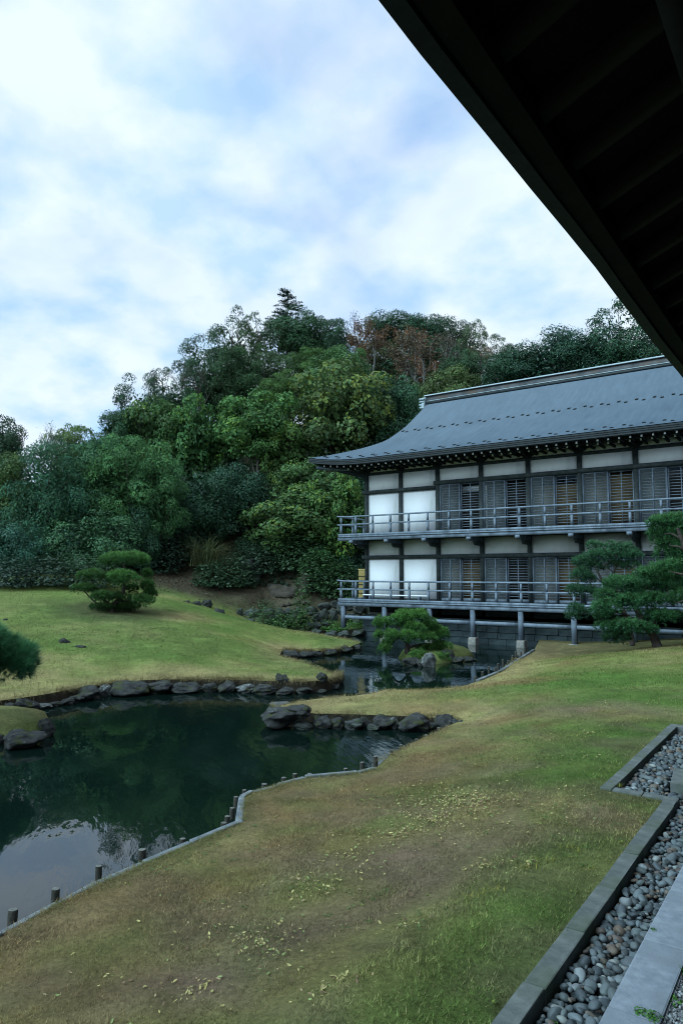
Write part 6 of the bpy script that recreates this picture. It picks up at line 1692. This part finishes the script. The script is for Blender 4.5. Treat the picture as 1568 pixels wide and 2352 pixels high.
for i, (x, y, z) in enumerate(LE):
    cn, c = rl.choice(LCOL); s = rl.uniform(.009, .019); j = rl.uniform(.8, 1.2); c = tuple(q * j for q in c)
    e_ = (rl.uniform(-.5, .5), rl.uniform(-.5, .5), rl.uniform(0, 6.28)); zz_ = z + rl.uniform(.012, .026)
    if i < 300:
        o = mobj('fallen_leaf', lf_me[i % 5][2], None, (x, y, zz_), e_, (s, s * rl.uniform(.8, 1.1), s)); o.color = (*c, 1)
        py_ = px_of(np.array([[x, y, z]]))[1][0]; wh = next(t for v, t in WHERE if py_ > v)
        px_ = px_of(np.array([[x, y, z]]))[0][0]
        sd = 'left of centre' if px_ < 500 else 'around the middle' if px_ < 850 else 'towards the kerb'; sz = 'large' if s > .0155 else 'tiny' if s < .0115 else 'medium'
        cu = 'curled' if abs(e_[0]) > .28 else 'flat'
        props(o, '%s %s %s fallen leaf lying %s, %s' % (sz, cu, cn, wh, sd), 'fallen leaf', '%s %s %s leaves %s, %s' % (sz, cu, cn, wh, sd))
    else:
        V, F, _ = lf_me[i % 5]; A = np.array(Matrix.LocRotScale(Vector((x, y, zz_)), __import__('mathutils').Euler(e_), Vector((s, s, s))))
        VV.append(V @ A[:3, :3].T + A[:3, 3]); FF.append(F + nn_); TT.append(np.tile(c, (len(V), 1))); nn_ += len(V)
# leaf litter on the brown slope behind the mound
r5 = np.random.default_rng(61)
n = 5200; ph = np.radians(r5.uniform(-55, -36, n)); D_ = r5.uniform(32.5, 38.6, n); X, Y = D_ * np.sin(ph), D_ * np.cos(ph)
k = (X < -19.3) | (Y > 38); X, Y, D_ = X[k], Y[k], D_[k]; k = r5.random(len(X)) < sstep(32.5, 36, D_); X, Y = X[k], Y[k]; Z = height(X, Y) + .03
for x, y, z in zip(X, Y, Z):
    V, F, _ = lf_me[rl.randrange(5)]; s = rl.uniform(.025, .06); c = rl.choice([(.15, .10, .07), (.10, .07, .05), (.20, .17, .13), (.08, .06, .04), (.17, .08, .045), (.05, .055, .03)])
    A = np.array(Matrix.LocRotScale(Vector((x, y, z)), __import__('mathutils').Euler((rl.uniform(-.7, .7), rl.uniform(-.7, .7), rl.uniform(0, 6.28))), Vector((s, s, s))))
    VV.append(V @ A[:3, :3].T + A[:3, 3]); FF.append(F + nn_); TT.append(np.tile(c, (len(V), 1))); nn_ += len(V)
M['litter_mass'] = mat_leaf('leaf_litter', rough=.75, spec=.15, trans=.1, use_obj=False)
props(mobj('leaf_litter', mesh_np('leaf_litter', np.vstack(VV), np.vstack(FF), M['litter_mass'], tint=np.vstack(TT))), 'scattered fallen leaves on the lawn and the brown slope', kind='stuff')

# clover and plantain scattered through the near turf
n = 1500; Q = np.column_stack([rg.uniform(-6.5, -1.5, n), rg.uniform(2.0, 10.5, n)]); Q = Q[land_ok(Q)]
Q = Q[rg.random(len(Q)) < sstep(.42, .66, NZ2(Q[:, 0] * .9 + 5, Q[:, 1] * .9, 3))]
m = 7; C_ = np.repeat(np.column_stack([Q, height(Q[:, 0], Q[:, 1]) + .012]), m, 0); a_ = rg.uniform(0, 6.28, len(C_)); rr_ = rg.uniform(.008, .034, len(C_))
P = C_ + np.column_stack([np.cos(a_) * rr_, np.sin(a_) * rr_, rg.uniform(0, .014, len(C_))])
b_ = rg.uniform(.7, 1.4, len(P)); T = np.column_stack([b_ * .075, b_ * .125, b_ * .03]); yl = np.repeat(rg.random(len(Q)) < .25, m); T[yl] = T[yl] * np.array([2.2, 1.6, 1.2])
V, F = leaf_quads(P, unit(rg.normal(size=P.shape) * .3 + np.array([0, 0, 1.])), rg.uniform(.006, .014, len(P)), .6, rg)
props(mobj('clover', mesh_np('clover', V, F, M['under'], tint=rep4(T))), 'small clover and plantain leaves scattered through the near lawn', kind='stuff')

# tufts and small plants
def tuft_me(seed, n, L, W, spread, cols, arch=.5):
    r = np.random.default_rng(seed); V, F, T = [], [], []
    for i in range(n):
        a = r.uniform(0, 6.28); d = np.array([math.cos(a), math.sin(a)]); l = L * r.uniform(.5, 1.1); b = r.normal(size=2) * spread * .25; ar = arch * r.uniform(.5, 1.4)
        sd = np.array([-d[1], d[0], 0]) * W; pts = []
        for t in (0, .4, .75, 1.0):
            p = np.array([b[0] + d[0] * ar * l * t * t, b[1] + d[1] * ar * l * t * t, l * (t - .55 * ar * t * t)]); pts.append((p, (1 - t) ** .6))
        n0_ = len(V)
        for p, w in pts[:-1]: V += [p - sd * w, p + sd * w]
        V.append(pts[-1][0]); c = np.array(cols[r.integers(0, len(cols))]) * r.uniform(.75, 1.25); T += [c] * 7
        F += [[n0_, n0_ + 1, n0_ + 3], [n0_, n0_ + 3, n0_ + 2], [n0_ + 2, n0_ + 3, n0_ + 5], [n0_ + 2, n0_ + 5, n0_ + 4], [n0_ + 4, n0_ + 5, n0_ + 6]]
    return mesh_np('blades', np.array(V), np.array(F), M['grass'], tint=np.array(T))
p = at_dist(470, 1300, ground_hit(470, 1310))
e = empty('grass_clump', (p[0], p[1], h1(p[0], p[1]))); props(e, 'tall arching clump of long pale grass on the dark bank', 'grass clump')
mobj('blades', tuft_me(1, 420, 2.6, .018, 1.4, [(.17, .20, .09), (.24, .25, .12), (.10, .14, .06)], 1.0), e, (0, 0, .2))
YT = [(.34, .29, .05), (.26, .25, .05), (.16, .2, .04)]
tm = [tuft_me(10 + i, 12, .075, .0022, .16, YT, 1.3) for i in range(3)]
for i, (px, py, lab) in enumerate([(1085, 2075, 'yellow grass tuft below the littered patch of the near lawn'), (1100, 2062, 'small yellow tuft close to the drain kerb'), (1240, 1990, 'bright yellow tuft on green turf by the kerb'), (1215, 2008, 'yellow tuft leaning beside the bare patch'), (1318, 1965, 'yellow grass tuft against the kerb side'), (1292, 1958, 'thin yellow tuft near the kerb'), (1145, 2060, 'yellow tuft beside the pale leaves above the green strip'), (1415, 1814, 'mossy yellow tuft at the kerb corner'), (1340, 2010, 'last yellow tuft before the kerb stones')]):
    q = on_level(px, py, -.06); o = mobj('grass_tuft', tm[i % 3], None, (q[0], q[1], h1(q[0], q[1]))); o.scale = [random.uniform(.7, 1.2)] * 3; props(o, lab, 'grass tuft', 'yellow grass tufts on the near lawn')
def herb_me(seed, n, R_, H_, leaf, cols, asp=.6):
    r = np.random.default_rng(seed); d = rand_dirs(r, n); d[:, 2] = np.abs(d[:, 2]); P = d * np.array([R_, R_, H_]) * (r.random((n, 1)) ** .4)
    c = np.array(cols)[r.integers(0, len(cols), n)] * r.uniform(.7, 1.3, n)[:, None]
    V, F = leaf_quads(P, unit(d * .5 + np.array([0, 0, .8]) + r.normal(size=(n, 3)) * .3), leaf * r.uniform(.6, 1.3, n), asp, r)
    return mesh_np('leaves', V, F, M['under'], tint=rep4(c))
GC = [(.05, .12, .03), (.07, .15, .035), (.04, .09, .03)]
wm = [herb_me(70 + i, 46, .045, .03, .010, [(.05, .15, .03), (.08, .2, .04)], .7) for i in range(3)]
for i, (px, py, lab) in enumerate([(1565, 2225, 'small green weed at the right edge beside the slabs'), (1545, 2290, 'leafy weed growing in the gravel beside the slab edge'), (1470, 2330, 'weed sprouting from the joint near the bottom right'), (1500, 2345, 'low weed along the lowest slab joint'), (1500, 2140, 'tiny weed in the slab joint higher up'), (1270, 2320, 'single weed sprig among the pebbles at the bottom')]):
    q = on_level(px, py, -.01); s = [1, 1.1, .8, 1.1, .5, .5][i]; e = mobj('weed', wm[i % 3], None, (q[0], q[1], -.03 if px > 1510 else (-.075 if i == 5 else .0))); e.scale = (s, s, s); props(e, lab, 'weed', 'weeds along the slabs')
bushes = [(695, 1428, 34, 62, 32.2, 'leafy green shrub growing out of the retaining wall', GC, .055), (610, 1418, 44, 34, 32.0, 'low fern-like plant on the gully rocks', [(.07, .13, .045), (.05, .1, .04)], .06), (650, 1432, 34, 20, 31.4, 'spreading fern at the foot of the wall stones', GC, .06),
          (760, 1440, 40, 14, 32.4, 'bright green ground plants under the deck corner post', [(.06, .16, .035), (.08, .19, .04)], .05), (820, 1440, 50, 14, 32.0, 'bright green ground plants beneath the lower deck', [(.06, .16, .035), (.08, .19, .04)], .05), (880, 1443, 30, 10, 31.2, 'strip of green plants ending at the island pine', [(.06, .15, .035)], .05),
          (485, 1330, 50, 34, 37.4, 'leafy fern clump under the long grass', [(.03, .07, .03)], .08), (535, 1325, 60, 44, 38.0, 'dark fern bank under the creepers', [(.025, .06, .028), (.04, .09, .035)], .08), (790, 1352, 60, 50, 37.0, 'dark leafy shrub at the foot of the cliff by the deck', [(.025, .06, .028), (.05, .11, .035)], .08), (735, 1330, 60, 60, 37.8, 'shrub hanging over the right of the cliff', [(.03, .07, .03), (.05, .11, .035)], .08), (590, 1300, 70, 40, 38.9, 'shrubby fringe above the cliff', [(.025, .055, .028)], .09), (690, 1290, 70, 50, 38.8, 'leafy fringe above the tan cliff', [(.035, .08, .03)], .09), (430, 1265, 60, 50, 38.6, 'shadowed shrub above the leaf-littered slope', [(.022, .05, .028)], .09),
          (370, 1290, 60, 50, 37.2, 'shadowed shrub right of the clipped pine', [(.025, .055, .03)], .08), (30, 1325, 70, 40, 36.2, 'dark shrub base along the upper lawn at the left edge', [(.025, .055, .035)], .08), (120, 1322, 80, 40, 36.2, 'shrub base along the upper lawn left of the pine', [(.028, .06, .034)], .08), (210, 1325, 80, 44, 35.6, 'shrub skirt directly above the clipped pine', [(.034, .07, .036)], .08)]
for i, (x, y, hw, hh, D, lab, cols, lf) in enumerate(bushes):
    if y < 1400: D = ground_hit(x, y + hh * .6) + .15
    p = at_dist(x, y, D); s = mpp(x, y, D); Rr = hw * s; Hh = hh * s * 1.3
    gz = h1(p[0], p[1]); zb = min(p[2], gz) if y > 1400 else gz
    e = empty('shrub', (p[0], p[1], zb)); props(e, lab, 'shrub', 'shrubs and ferns at the foot of the wood')
    mobj('leaves', herb_me(200 + i, int(500 + 900 * Rr * Hh), Rr, max(Hh, p[2] - zb + Hh), lf, cols), e)
